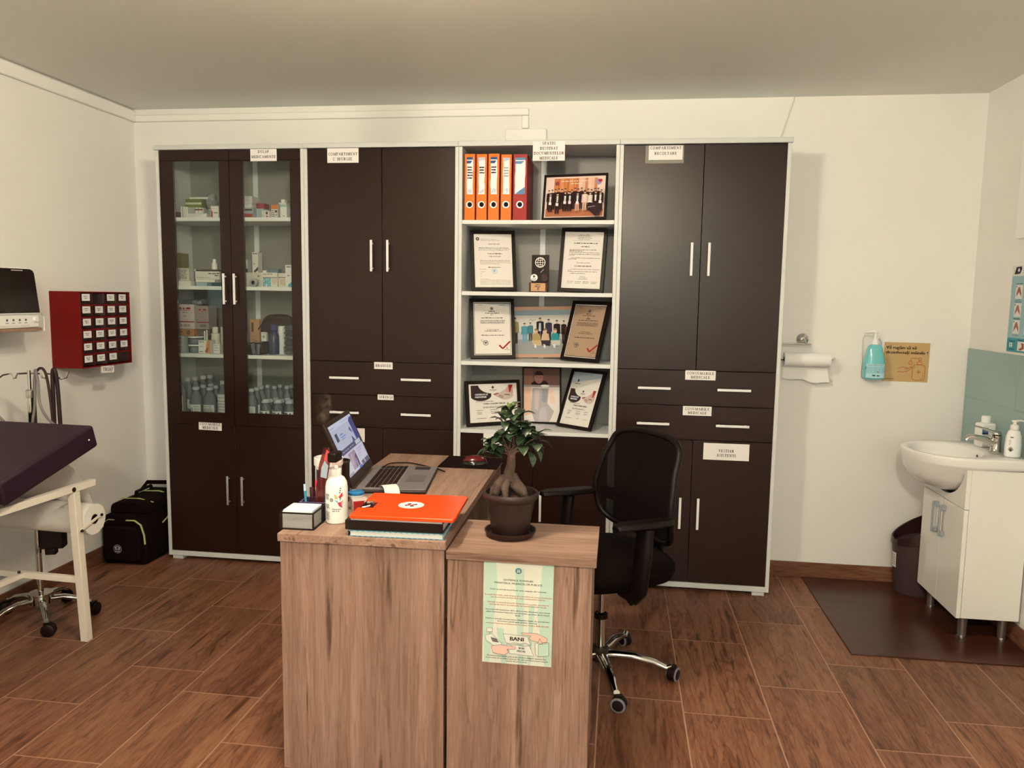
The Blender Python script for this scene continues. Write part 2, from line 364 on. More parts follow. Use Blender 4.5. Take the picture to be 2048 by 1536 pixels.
for q in ((WX0 - .04, WZ0 - .04, WX1 + .04, WZ0 + .03), (WX0 - .04, WZ1 - .03, WX1 + .04, WZ1 + .04), (WX0 - .04, WZ0, WX0 + .03, WZ1), (WX1 - .03, WZ0, WX1 + .04, WZ1)):
    b.box(q[0], YF - .02, q[1], q[2], YF + .02, q[3])
wn = struct(b.build('window_1', SATIN, bev=.004))
b = B((.55, .85, .8)); b.box(WX0 + .03, YF - .03, WZ0 + .03, WX1 - .03, YF - .025, WZ1 - .03); b.build('pane', DAYLIGHT, wn)
struct(B().box(XL - .1, YF - .1, ZC, XR + .1, YB + .1, ZC + .1).build('ceiling', CEILP, smooth=False))
for nm, q in (('baseboard_back', (XL, YB - .010, XR, YB)), ('baseboard_left', (XL, YF, XL + .01, YB - .0105)), ('baseboard_right', (XR - .01, YF, XR, YB - .0105))):
    struct(B((.9, .9, .9)).box(q[0], q[1], 0.0002, q[2], q[3], .083).build(nm, SKIRT, bev=.002))
# cable trunking under the ceiling
struct(B(P(236, 221, 194)).box(XL, YF, 2.412, XL + .018, YB - .0005, 2.475).build('trim_1', TRIMP, bev=.006))
b = B(P(236, 221, 194)); b.box(XL + .019, YB - .018, 2.412, 1.925, YB, 2.45); b.box(1.888, YB - .018, 2.345, 1.925, YB, 2.411)
struct(b.build('trim_2', TRIMP, bev=.005))
struct(B(P(236, 221, 194)).box(1.80, YB - .022, 2.225, 2.02, YB, 2.342).build('trim_3', TRIMP, bev=.004))
# sage wall tiles over the washbasin
b = B(P(141, 159, 138)); b.box(XR - .007, -.705, .75, XR, .3115, 1.24, P(150, 164, 146))
b.box(XR - .009, -.195, 1.0, XR, .3115, 1.240); b.box(XR - .009, -.705, 1.0, XR, -.198, 1.240)
b.box(XR - .009, -.195, .75, XR, .3115, .997); b.box(XR - .009, -.705, .75, XR, -.198, .997)
struct(b.build('trim_4', vc('glazed_tile', .18), bev=.0015))
# the two ceiling lamps (above and behind the frame)
for n_, (x, y, z, e_) in enumerate(LAMP_POS):
    t = thing('ceiling_lamp', ('white globe ceiling lamp above the front of the desk', 'white globe ceiling lamp nearer the window wall')[n_], 'lamp', (x, y, ZC), 0)
    b = B(WHITE); b.lathe([(.065, -.012), (.07, 0)], seg=32); b.lathe([(.03, -.02), (.035, -.012)], seg=24); b.build('fitting', SATIN, t)
    b = B(tuple(v * e_ for v in WARM)); b.ball(0, 0, z - ZC, .092, seg=28); b.build('globe', LAMP, t)
b = B(P(222, 206, 178)); b.tube([(3.262, YB - .006, 2.48), (3.255, YB - .006, 2.45), (3.215, YB - .006, 2.31), (3.19, YB - .007, 2.223)], .0035, 8)
tag(b.build('wall_cable', SATIN), 'thin white cable running down the back wall from the ceiling to the cupboard top', 'cable')
b = B((.9, .9, .9)); b.box(3.425, -.6, .0004, XR - .011, .312, .006)
tag(b.build('floor_mat', MATW, bev=.002), 'dark brown wood-look mat on the floor under the washbasin unit', 'mat')

# ================================================================== the wall cupboards
D0, D1 = .003, .315
def handle(par, x, z, L, horiz=False, c=P(226, 214, 190)):
    b = B(c)
    if horiz: b.box(x - L / 2, -.026, z - .006, x + L / 2, -.020, z + .006); b.box(x - L / 2 + .012, -.020, z - .004, x - L / 2 + .02, .0015, z + .004); b.box(x + L / 2 - .02, -.020, z - .004, x + L / 2 - .012, .0015, z + .004)
    else: b.box(x - .006, -.026, z - L / 2, x + .006, -.020, z + L / 2); b.box(x - .004, -.020, z - L / 2 + .012, x + .004, .0015, z - L / 2 + .02); b.box(x - .004, -.020, z + L / 2 - .02, x + .004, .0015, z + L / 2 - .012)
    return b.build('handle', SATIN, par, bev=.0015)
def carcass(name, label, x0, wd, shelves=(), back_strip=True):
    t = thing(name, label, 'cupboard', (x0, 0, 0))
    b = B(SILVER); b.box(0.0005, 0, .021, .018, D1, 2.196); b.box(wd - .018, 0, .021, wd - .0005, D1, 2.196); b.box(.018, 0, .021, wd - .018, D1, .047)
    b.build('carcass', FRAME, t, bev=.001)
    b = B(P(196, 189, 166)); b.box(-.004 if x0 == 0 else .0005, -.012, 2.1965, wd + (.004 if x0 > 2.2 else -.0005), D1, 2.2202); b.build('top_panel', FRAME, t, bev=.002)
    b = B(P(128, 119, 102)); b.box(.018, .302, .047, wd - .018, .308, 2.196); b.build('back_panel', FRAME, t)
    if back_strip: b = B(P(205, 200, 180)); b.box(wd / 2 - .014, .297, .76, wd / 2 + .014, .3018, 2.19); b.build('joint_strip', FRAME, t)
    for z in shelves:
        b = B(P(214, 204, 180)); b.box(.0185, .022 if x0 == 0 else .004, z - .0195, wd - .0185, .2965, z); b.build('shelf', FRAME, t, bev=.001)
    for x in (.05, wd - .05):
        for y in (.03, .28):
            b = B(P(200, 192, 170)); b.box(x - .03, y - .025, 0, x + .03, y + .025, .0205); b.build('foot', FRAME, t, bev=.002)
    return t
def door(par, x0, x1, z0, z1, hx=None, hz=None, hl=.158, glass=None):
    b = B(BROWN)
    if not glass: b.box(x0, D0, z0, x1, D0 + .016, z1); d = b.build('door', LAMINATE, par, bev=.001)
    else:
        gx0, gx1, gz0, gz1 = glass
        b.box(x0, D0, z0, gx0, D0 + .016, z1 - .052); b.box(gx1, D0, z0, x1, D0 + .016, z1 - .052); b.box(gx0, D0, z0, gx1, D0 + .016, gz0); b.box(gx0, D0, gz1, gx1, D0 + .016, z1 - .052)
        b.box(x0, D0, z1 - .0505, x1, D0 + .016, z1)
        d = b.build('door', LAMINATE, par, bev=.0008)
        g = B((.8, .9, .85)); g.box(gx0 + .0005, D0 + .006, gz0 + .0005, gx1 - .0005, D0 + .0085, gz1 - .0005); g.build('glass_pane', GLASS, d, smooth=False)
    if hx is not None: handle(d, hx, hz, hl)
    return d
def drawer(par, x0, x1, z0, z1, hz, hxs):
    b = B(BROWN); b.box(x0, D0, z0, x1, D0 + .016, z1); d = b.build('drawer', LAMINATE, par, bev=.001)
    for h in hxs: handle(d, h, hz, .158, True)
U1, U2, U3, U4 = 0.0, .8125, 1.6166, 2.4066; W1, W2, W3, W4 = .8125, .8041, .79, .794
S1, S2, S3, S0 = 1.855, 1.497, 1.136, .776
CU1 = carcass('glass_door_cupboard', 'dark brown medicine cupboard with two glazed upper doors, next to the left wall', U1, W1, (S1, S2, S3, S0))
door(CU1, .0195, .4045, .757, 2.193, .374, 1.483, .16, (.095, .349, .823, 2.140))
door(CU1, .4075, W1 - .0195, .757, 2.193, .432, 1.483, .16, (.480, .736, .826, 2.138))
for d_ in (door(CU1, .0195, .4045, .05, .7545, .366, .405), door(CU1, .4075, W1 - .0195, .05, .7545, .448, .405)):
    for h_ in d_.children: h_.data.materials[0] = METAL
CU2 = carcass('cupboard', 'tall dark brown cupboard with closed upper doors, between the glazed cupboard and the open shelves', U2, W2, (), False)
door(CU2, .0195, .4085, 1.1195, 2.193, .360, 1.660); door(CU2, .4115, W2 - .0195, 1.1195, 2.193, .445, 1.660)
for z0, z1, hz in ((.9455, 1.1165, 1.034), (.776, .9425, .853)): drawer(CU2, .0195, W2 - .0195, z0, z1, hz, (.211, .593))
door(CU2, .0195, .4085, .05, .773, .366, .405); door(CU2, .4115, W2 - .0195, .05, .773, .450, .405)
SA, SB, SC, SD = 1.841, 1.488, 1.136, .787
CU3 = carcass('shelf_cupboard', 'dark brown cupboard with four open shelves of binders and framed certificates', U3, W3, (SA, SB, SC, SD))
door(CU3, .0195, .3935, .05, .764, .352, .405); door(CU3, .3965, W3 - .0195, .05, .764, .438, .405)
CU4 = carcass('cupboard', 'tall dark brown cupboard standing at the right end of the row by the paper towel', U4, W4, (), False)
door(CU4, .0195, .3955, 1.1195, 2.193, .3535, 1.655); door(CU4, .3985, W4 - .0195, 1.1195, 2.193, .4345, 1.655)
for z0, z1, hz in ((.9455, 1.1165, 1.029), (.776, .9425, .853)): drawer(CU4, .0195, W4 - .0195, z0, z1, hz, (.199, .580))
door(CU4, .0195, .3955, .05, .773, .345, .408); door(CU4, .3985, W4 - .0195, .05, .773, .432, .408)

# paper signs taped on the cupboards
def sign(x0, x1, z0, z1, rows, label, y=.0022, tape=None, rot=0.0):
    cx, cz = (x0 + x1) / 2, (z0 + z1) / 2
    t = thing('paper_label', label, 'sign', (cx, y, cz)); t.rotation_euler = (0, rot, 0)
    w_, h_ = x1 - x0, z1 - z0
    b = B(PAPER); b.box(-w_ / 2, -.0008, -h_ / 2, w_ / 2, 0, h_ / 2); b.build('paper', PRINT, t)
    a = Art(-.0012)
    for s_, fx, fz, fw, fh in rows: a.serif(s_, fx * w_ / 2, fz * h_ / 2 - fh * h_ / 2, fh * h_, INK, fw * w_)
    a.build('writing', PRINT, t, smooth=False)
    if tape: q = B((.6, .6, .55)); q.box(*[v - o for v, o in zip(tape[:3], (cx, y, cz))], *[v - o for v, o in zip(tape[3:], (cx, y, cz))]); q.build('tape', clear('sticky_tape', (.9, .9, .88), .5, .4, .25), t)
    return t
sign(.526, .668, 2.136, 2.204, (('DULAP', 0, .38, .42, .2), ('MEDICAMENTE', 0, -.36, .92, .2)), 'small white paper sign reading DULAP MEDICAMENTE on the glazed cupboard')
sign(.938, 1.102, 2.124, 2.196, (('COMPARTIMENT', 0, .2, .93, .2), ('CHIRURGIE', -.02, -.48, .62, .2)), 'white paper sign reading COMPARTIMENT CHIRURGIE at the top of a cupboard')
sign(1.986, 2.142, 2.122, 2.214, (('SPATIU', 0, .8, .42, .15), ('DESTINAT', 0, .28, .56, .15), ('DOCUMENTELOR', 0, -.22, .94, .15), ('MEDICALE', 0, -.72, .58, .15)), 'white paper sign reading SPATIU DESTINAT DOCUMENTELOR MEDICALE above the open shelves', y=-.0125)
sign(2.542, 2.701, 2.124, 2.190, (('COMPARTIMENT', 0, .68, .92, .2), ('RECOLTARE', 0, -.1, .66, .2)), 'white paper sign reading COMPARTIMENT RECOLTARE held by clear tape', tape=(2.527, .0021, 2.108, 2.707, .0024, 2.192))
sign(1.178, 1.276, 1.083, 1.119, (('BRANULE', 0, 0, .84, .36),), 'narrow white drawer sign reading BRANULE')
sign(1.196, 1.281, .923, .9505, (('SERINGI', 0, .1, .88, .5),), 'narrow white drawer sign reading SERINGI')
sign(.198, .329, .727, .768, (('COSUMABILE', 0, .6, .9, .36), ('MEDICALE', 0, -.36, .68, .36)), 'white sign reading COSUMABILE MEDICALE low on the glazed cupboard', rot=.015)
sign(2.754, 2.899, 1.073, 1.119, (('CONSUMABILE', 0, .42, .9, .28), ('MEDICALE', 0, -.42, .64, .28)), 'white drawer sign reading CONSUMABILE MEDICALE spelled with an N')
sign(2.749, 2.887, .897, .943, (('COSUMABILE', 0, .42, .86, .28), ('MEDICALE', 0, -.42, .66, .28)), 'white drawer sign reading COSUMABILE MEDICALE on the lower drawer beside the chair')
sign(2.856, 3.075, .680, .763, (('VESTIAR', 0, .12, .34, .17), ('ASISTENTI', 0, -.42, .42, .17)), 'large white sign reading VESTIAR ASISTENTI on a lower door')
sign(1.755, 1.885, .705, .768, (('AC', 0, .45, .3, .24), ('DISPOZITIVE', .0, -.5, .9, .26)), 'white sign partly hidden behind the plant leaves')
sign(1.05, 1.125, .697, .769, (), 'small blank white paper taped on a door behind the laptop screen')
# ================================================================== open shelves: binders, frames, trophy
ART_PAPER = P(226, 209, 180); DARK = P(60, 50, 44); MID = P(130, 116, 100)
def binder(x0, x1, h, c, label, lab_l, kind):
    t = thing('binder', label, 'binder', ((x0 + x1) / 2, .012, SA), 0, 'lever arch binders on the top open shelf')
    w_ = x1 - x0; dk = tuple(v * .8 for v in c)
    b = B(c); b.box(-w_ / 2, 0, .0005, w_ / 2, .003, h); b.box(-w_ / 2, .003, .0005, -w_ / 2 + .0025, .27, h); b.box(w_ / 2 - .0025, .003, .0005, w_ / 2, .27, h); b.build('cover', SATIN, t, bev=.001)
    b = B(P(225, 212, 186)); b.box(-w_ / 2 + .006, .02, .004, w_ / 2 - .006, .262, h - .012); b.build('pages', MATTE, t)
    b = B(BLACK); b.lathe([(.0125, -.0006), (.0125, .0008)], 0, 0, .076, 22, axis='y'); hl = b.build('finger_hole', MATTE, t)
    b = B(P(228, 220, 205)); b.loft([[(r * math.cos(2 * PI * i / 24), y, .076 + r * math.sin(2 * PI * i / 24)) for i in range(24)] for r, y in ((.0125, -.0008), (.0165, -.0012), (.017, 0))], False); b.build('ring', METAL, hl)
    a = Art(-.0004); lw = w_ * (.3 if kind < 4 else .36); z0, z1 = .126, h - .016
    rg = random.Random(kind); n = 9
    L = [(-lw + rg.uniform(-.0015, .0015), z0 + (z1 - z0) * i / n) for i in range(n + 1)]; R = [(lw + rg.uniform(-.0015, .0015), z0 + (z1 - z0) * i / n) for i in range(n + 1)]
    for i in range(n): a.pg([L[i], R[i], R[i + 1], L[i + 1]], P(230, 220, 200))
    a.layer(); blue = P(95, 130, 150)
    if kind != 1 and kind != 3: a.pg([(-lw, z1 - .03), (lw * .2, z1 - .03), (lw, z1 - .012), (lw, z1), (-lw, z1)], blue if kind == 4 else P(50, 75, 105)); a.layer(); a.rect(-lw, z1 - .017, lw * .9, z1 - .012, P(225, 220, 210))
    else: a.pg([(-lw, z1 - .02), (lw, z1 - .01), (lw, z1), (-lw, z1)], P(190, 186, 176))
    if kind == 4: a.pg([(-lw, z0), (lw, z0), (lw, z0 + .035), (-lw * .2, z0 + .016)], blue)
    else:
        for k in range(6): a.pg([(rg.uniform(-lw, lw * .5), z0 + rg.uniform(0, .03)), (rg.uniform(-lw, lw), z0 + rg.uniform(0, .03)), (rg.uniform(-lw, lw), z0 + rg.uniform(0, .03))], P(190, 192, 186))
        a.layer()
        for k in range({0: 5, 1: 3, 2: 3, 3: 4}[kind]):
            zz = z1 - .052 - k * .013; x = -lw * .8
            while x < lw * .6:
                d = rg.uniform(.003, .007); a.pg([(x, zz), (x + d, zz + rg.uniform(-.001, .002)), (x + d, zz + rg.uniform(.004, .008)), (x, zz + .006)], INK if kind != 3 else P(150, 140, 130)); x += d * .9
    lab(a.build('spine_label', PRINT, t, smooth=False), lab_l)
    return t
binder(1.6445, 1.6965, .322, ORANGE, 'orange binder leftmost on the shelf with a dark blue corner on its spine label', 'handwritten white spine label', 0)
binder(1.7045, 1.7565, .321, ORANGE, 'orange binder second from the left with a crumpled all white spine label', 'crumpled spine label', 1)
binder(1.764, 1.818, .322, ORANGE, 'orange binder in the middle of the row with three bold black marks on its label', 'spine label with bold writing', 2)
binder(1.8275, 1.8795, .318, ORANGE, 'orange binder touching the red one, its spine label nearly blank', 'torn spine label', 3)
binder(1.888, 1.957, .318, RED, 'red wide binder at the end of the orange binders', 'printed blank spine label', 4)

def frame(name, label, x, y, z, yaw, lean, h, ratio, roll, artfn, bw=.018, fc=BLACK, pane=False):
    w_ = h * ratio; th = .016
    t = thing(name, label, 'picture frame', group='frames on the open shelves')
    M = Matrix.Rotation(yaw, 4, 'Z') @ Matrix.Rotation(-lean, 4, 'X') @ Matrix.Rotation(-roll, 4, 'Y')
    lo = min((M @ Vector((sx * w_ / 2, yy, 0))).z for sx in (-1, 1) for yy in (0, th))
    t.matrix_world = Matrix.Translation((x, y, z - lo + .0006)) @ M
    b = B(fc); X, H = w_ / 2, h
    if bw > 0:
        b.prism([(-X, 0), (X, 0), (X - bw, bw), (-X + bw, bw)], lambda u, v, d: (u, d, v), 0, th)
        b.prism([(X, 0), (X, H), (X - bw, H - bw), (X - bw, bw)], lambda u, v, d: (u, d, v), 0, th)
        b.prism([(X, H), (-X, H), (-X + bw, H - bw), (X - bw, H - bw)], lambda u, v, d: (u, d, v), 0, th)
        b.prism([(-X, H), (-X, 0), (-X + bw, bw), (-X + bw, H - bw)], lambda u, v, d: (u, d, v), 0, th)
        b.build('frame_moulding', SATIN, t, bev=.0012)
    b = B(P(90, 70, 55)); b.box(-X + bw * .6, .0085, bw * .6, X - bw * .6, .0125, H - bw * .6); b.build('backing_board', MATTE, t)
    if lean > .06:
        # easel leg hinged on the back, reaching the shelf
        L = .62 * h; bx = .028
        Mi = M.inverted(); top = Vector((0, .0165, L)); foot_w = (M @ top); reach = Vector((-math.sin(yaw), math.cos(yaw), 0)) * min(.05, .05)
        f = Vector((foot_w.x + reach.x * .3, foot_w.y + reach.y * .3, lo + .002)); f = Mi @ f
        d = (f - top); q = B(BLACK); q.loft([[(p.x + sx * bx * k, p.y + dy, p.z) for sx, dy in ((-1, 0), (1, 0), (1, .003), (-1, .003))] for p, k in ((top, .5), (top + d, 1.0))]); q.build('easel_leg', MATTE, t)
    a = Art(.008, .0002); artfn(a, -X + bw, X - bw, bw, H - bw); a.build('print', PRINT, t, smooth=False)
    if pane:
        q = B((.8, .8, .8)); q.box(-X + bw, .0022, bw, X - bw, .0035, H - bw); q.build('glass_pane', GLASS, t, smooth=False)
    return t
def U(x0, x1, z0, z1): return (lambda u: x0 + (x1 - x0) * u), (lambda v: z0 + (z1 - z0) * v)
def person(a, fx, fz, cx, foot, head, wd, body, legs, skin=P(196, 150, 118), hair=P(40, 26, 20), cap=False, paper=False, skirt=False):
    # a small printed figure: legs, torso, arms, head, hair
    Hh = head - foot; hd = Hh * .13; sh = head - hd * 1.15
    X = lambda d: fx(cx + d)
    a.pg([(X(-wd * .34), fz(foot)), (X(-wd * .05), fz(foot)), (X(0), fz(foot + Hh * .45)), (X(wd * .05), fz(foot)), (X(wd * .34), fz(foot)), (X(wd * .36), fz(foot + Hh * .5)), (X(-wd * .36), fz(foot + Hh * .5))], legs)
    a.layer(); a.pg([(X(-wd * .4), fz(foot + Hh * (.22 if skirt else .42))), (X(wd * .4), fz(foot + Hh * (.22 if skirt else .42))), (X(wd * .42), fz(foot + Hh * .6)), (X(wd * .5), fz(sh - hd * .25)), (X(wd * .2), fz(sh)), (X(-wd * .2), fz(sh)), (X(-wd * .5), fz(sh - hd * .25)), (X(-wd * .42), fz(foot + Hh * .6))], body)
    dk = tuple(v * .72 for v in body)
    for sg in (-1, 1): a.pg([(X(sg * wd * .36), fz(sh - hd * .15)), (X(sg * wd * .5), fz(sh - hd * .3)), (X(sg * wd * .52), fz(foot + Hh * .42)), (X(sg * wd * .40), fz(foot + Hh * .40))], dk)
    a.layer(); a.disc(X(0), fz(head - hd * .5), abs(fx(wd * .17) - fx(0)), skin, abs(fz(hd * .55) - fz(0)), 12)
    a.layer(); a.disc(X(0), fz(head - hd * .32), abs(fx(wd * .19) - fx(0)), hair, abs(fz(hd * .42) - fz(0)), 10, 0, PI)
    if cap: a.pg([(X(-wd * .3), fz(head - hd * .12)), (X(0), fz(head - hd * .3)), (X(wd * .3), fz(head - hd * .12)), (X(0), fz(head + hd * .06))], P(24, 12, 10))
    if paper: a.pg([(X(-wd * .25), fz(foot + Hh * .38)), (X(wd * .2), fz(foot + Hh * .36)), (X(wd * .22), fz(foot + Hh * .5)), (X(-wd * .22), fz(foot + Hh * .53))], P(235, 212, 190))
def art_grads(a, x0, x1, z0, z1):
    fx, fz = U(x0, x1, z0, z1); a.rect(x0, z0, x1, z1, P(226, 190, 160))
    a.layer(); a.rect(fx(.02), fz(.03), fx(.98), fz(.22), P(170, 100, 62))
    for i in range(14): a.rect(fx(.14 + i * .052), fz(.2), fx(.14 + i * .052 + .05), fz(.96), (P(196, 112, 52), P(184, 100, 46), P(206, 130, 74))[i % 3] if i < 8 else (P(216, 168, 128), P(190, 120, 76), P(220, 176, 138))[i % 3])
    a.layer(); a.words(fx(.26), fx(.72), fz(.88), (z1 - z0) * .035, P(232, 196, 150)); a.words(fx(.42), fx(.62), fz(.82), (z1 - z0) * .03, P(232, 196, 150))
    a.disc(fx(.19), fz(.84), (x1 - x0) * .035, P(130, 60, 60)); a.pg([(fx(.83), fz(.88)), (fx(.88), fz(.94)), (fx(.95), fz(.9)), (fx(.93), fz(.82)), (fx(.88), fz(.77))], P(150, 135, 150)); a.layer(); a.pg([(fx(.87), fz(.9)), (fx(.93), fz(.93)), (fx(.95), fz(.87)), (fx(.9), fz(.84))], P(170, 40, 50))
    rg = random.Random(5); gown = P(42, 20, 18)
    for i in range(17): a.layer(); person(a, fx, fz, .06 + i * .0555, .2, .66 + rg.uniform(-.03, .05), .075, gown, gown, cap=True)
    for i, (cx, cap, pp, bd, lg) in enumerate(((.1, 1, 1, gown, gown), (.22, 1, 1, gown, gown), (.35, 1, 1, gown, gown), (.43, 1, 1, gown, gown), (.56, 0, 1, P(40, 22, 20), P(196, 140, 110)), (.68, 0, 0, P(226, 176, 146), P(200, 150, 120)), (.77, 0, 1, P(206, 170, 140), P(60, 36, 30)), (.86, 1, 0, gown, gown), (.94, 0, 1, gown, gown))):
        a.layer(); person(a, fx, fz, cx, .13 if i != 1 else .08, .58 + rg.uniform(-.02, .03), .1, bd, lg, cap=bool(cap), paper=bool(pp), hair=P(60, 34, 24))
        a.layer(); a.pg([(fx(cx - .012), fz(.35)), (fx(cx + .012), fz(.35)), (fx(cx + .016), fz(.5)), (fx(cx - .016), fz(.5))], P(206, 196, 170))
    a.layer(); a.pg([(fx(.72), fz(.2)), (fx(.86), fz(.0)), (fx(.93), fz(.0)), (fx(.97), fz(.28)), (fx(.75), fz(.32))], P(46, 26, 26)); a.layer(); a.line([(fx(.74), fz(.2)), (fx(.86), fz(.23))], .0015, P(230, 190, 170))
def art_letter(a, x0, x1, z0, z1):
    fx, fz = U(x0, x1, z0, z1); h = (z1 - z0); a.rect(x0, z0, x1, z1, ART_PAPER); a.layer(); L = P(168, 152, 130)
    a.disc(fx(.1), fz(.91), h * .032, P(48, 38, 34)); a.layer(); a.disc(fx(.1), fz(.91), h * .014, P(200, 185, 160))
    for u0, u1, v, k, c in ((.18, .6, .9, .014, L), (.18, .68, .875, .014, L), (.38, .7, .805, .022, P(150, 134, 114)), (.12, .9, .735, .016, P(130, 116, 98)), (.12, .94, .712, .016, L), (.12, .9, .69, .016, L), (.36, .74, .625, .018, DARK), (.38, .7, .58, .016, L), (.4, .7, .565, .016, L), (.15, .95, .5, .014, P(160, 124, 104)), (.15, .95, .478, .014, L), (.15, .95, .456, .014, L), (.15, .66, .434, .014, L), (.36, .68, .37, .018, DARK), (.13, .32, .335, .014, L), (.15, .28, .29, .012, L), (.15, .2, .255, .012, L), (.15, .2, .21, .012, L)): a.words(fx(u0), fx(u1), fz(v), h * k, c)
    for k in range(7): a.words(fx(.14), fx(.4 if k == 0 else .95), fz(.155 - k * .017), h * .011, P(176, 158, 134))
    a.ring(fx(.52), fz(.305), h * .048, h * .006, P(150, 165, 170)); a.disc(fx(.52), fz(.31), h * .018, P(120, 150, 165)); a.ring(fx(.52), fz(.305), h * .034, h * .004, P(170, 178, 176))
def art_accord(a, x0, x1, z0, z1):
    fx, fz = U(x0, x1, z0, z1); h = (z1 - z0); a.rect(x0, z0, x1, z1, ART_PAPER); a.layer(); L = P(120, 104, 88)
    for u0, u1, v, k, c in ((.38, .64, .945, .012, L), (.34, .68, .925, .012, L), (.36, .66, .905, .012, L), (.32, .7, .885, .012, L), (.36, .64, .865, .012, L), (.2, .9, .845, .006, P(150, 140, 120)), (.25, .88, .795, .02, DARK), (.44, .65, .735, .018, DARK), (.14, .84, .68, .014, L), (.14, .5, .657, .016, INK), (.14, .92, .63, .014, L), (.14, .94, .6, .014, L), (.14, .3, .58, .012, L), (.2, .94, .535, .014, L), (.14, .34, .515, .014, INK), (.36, .7, .45, .013, L), (.3, .75, .39, .018, DARK), (.2, .96, .335, .014, L), (.14, .2, .318, .012, L), (.14, .9, .295, .014, L), (.2, .6, .262, .014, L), (.46, .6, .21, .012, L), (.44, .66, .185, .012, L), (.42, .66, .16, .012, L)): a.words(fx(u0), fx(u1), fz(v), h * k, c)
    for u in (.14, .34, .55, .75): a.words(fx(u), fx(u + .16), fz(.115), h * .014, L); a.words(fx(u), fx(u + .14), fz(.09), h * .012, L)
def excel(bg, silver):
    def art(a, x0, x1, z0, z1):
        h0 = z1 - z0; a.rect(x0, z0, x1, z1, P(222, 204, 176)); a.layer(); a.rect(x0 + .004, z0 + .005, x1 - .004, z1 - .005, P(56, 44, 38)); a.layer(); a.rect(x0 + .006, z0 + .008, x1 - .006, z1 - .008, bg); a.layer()
        fx, fz = U(x0 + .006, x1 - .006, z0 + .008, z1 - .008); h = h0 * .95; L = P(100, 84, 70) if not silver else P(84, 62, 46)
        if not silver: a.pg([(fx(.25), fz(1)), (fx(1), fz(.94)), (fx(1), fz(1))], P(190, 188, 172)); a.layer()
        a.words(fx(.12), fx(.22), fz(.965), h * .012, L); a.words(fx(.7), fx(.88), fz(.965), h * .012, L)
        a.disc(fx(.49), fz(.9), h * .032, P(70, 62, 58)); a.layer(); a.ring(fx(.49), fz(.9), h * .022, h * .005, bg); a.layer()
        for u0, u1, v, k in ((.4, .58, .835, .024), (.3, .7, .8, .02), (.45, .53, .77, .016), (.18, .82, .705, .022), (.16, .86, .66, .014), (.16, .86, .64, .014), (.16, .85, .62, .014), (.16, .85, .6, .014), (.35, .68, .475, .015), (.28, .75, .445, .018), (.18, .84, .36, .022)): a.words(fx(u0), fx(u1), fz(v), h * k, L)
        if silver: a.rect(fx(.44), fz(.738), fx(.56), fz(.755), P(50, 36, 30))
        a.ring(fx(.3), fz(.215), h * .05, h * .011, P(84, 72, 64)); a.pg([(fx(.25), fz(.235)), (fx(.35), fz(.235)), (fx(.3), fz(.185))], P(90, 78, 68)); a.line([(fx(.15), fz(.25)), (fx(.2), fz(.29)), (fx(.19), fz(.23)), (fx(.26), fz(.27))], .0012, P(110, 96, 84)); a.layer()
        a.line([(fx(.68), fz(.17)), (fx(.775), fz(.1)), (fx(.99), fz(.245))], .0085, P(150, 38, 34)); a.disc(fx(.9), fz(.11), h * .012, P(160, 60, 50)); a.words(fx(.82), fx(.97), fz(.075), h * .012, L)
    return art
def art_team(a, x0, x1, z0, z1):
    fx, fz = U(x0, x1, z0, z1); a.rect(x0, z0, x1, z1, P(196, 146, 112)); a.layer(); a.rect(x0, fz(.07), x1, fz(.93), P(150, 146, 130)); a.layer()
    a.rect(x0, fz(.5), x1, fz(.83), P(206, 192, 164)); a.pg([(x0, fz(.83)), (x1, fz(.83)), (x1, fz(.93)), (x0, fz(.93))], P(140, 150, 142)); a.rect(x0, fz(.36), x1, fz(.5), P(180, 174, 156)); a.layer()
    a.line([(fx(.32), fz(.72)), (fx(.35), fz(.76)), (fx(.37), fz(.72)), (fx(.42), fz(.75))], .002, P(120, 100, 80)); a.line([(fx(.47), fz(.74)), (fx(.52), fz(.73))], .002, P(120, 100, 80))
    for cx, ft, hd, wd, bd, lg in ((.1, .28, .79, .12, P(150, 134, 80), P(70, 60, 52)), (.25, .3, .68, .1, P(80, 140, 140), P(110, 150, 150)), (.34, .33, .69, .08, P(70, 120, 118), P(80, 70, 60)), (.49, .35, .78, .11, P(34, 22, 22), P(36, 24, 22)), (.62, .33, .75, .1, P(52, 44, 60), P(40, 32, 36)), (.745, .28, .73, .1, P(26, 14, 14), P(30, 16, 14)), (.85, .27, .72, .08, P(40, 20, 18), P(44, 24, 20)), (.93, .18, .68, .12, P(110, 50, 50), P(170, 172, 170))): a.layer(); person(a, fx, fz, cx, ft, hd, wd, bd, lg)
    a.layer(); a.pg([(fx(.465), fz(.52)), (fx(.505), fz(.52)), (fx(.505), fz(.68)), (fx(.475), fz(.68))], P(180, 180, 176))
    for cx, bd, lg in ((.43, P(170, 140, 80), P(190, 160, 110)), (.57, P(200, 160, 120), P(50, 40, 40)), (.72, P(40, 130, 118), P(190, 180, 150))):
        a.layer(); a.pg([(fx(cx - .07), fz(.34)), (fx(cx - .05), fz(.24)), (fx(cx + .07), fz(.23)), (fx(cx + .08), fz(.34)), (fx(cx), fz(.4))], lg); a.layer(); a.pg([(fx(cx - .065), fz(.34)), (fx(cx + .065), fz(.34)), (fx(cx + .05), fz(.46)), (fx(cx), fz(.5)), (fx(cx - .05), fz(.46))], bd); a.layer(); a.disc(fx(cx), fz(.52), (x1 - x0) * .026, P(206, 160, 126), (z1 - z0) * .045, 12); a.layer(); a.disc(fx(cx), fz(.535), (x1 - x0) * .028, P(140, 100, 60), (z1 - z0) * .04, 10, 0, PI)
        a.pg([(fx(cx - .03), fz(.2)), (fx(cx + .0), fz(.19)), (fx(cx), fz(.25)), (fx(cx - .03), fz(.27))], P(220, 212, 196))
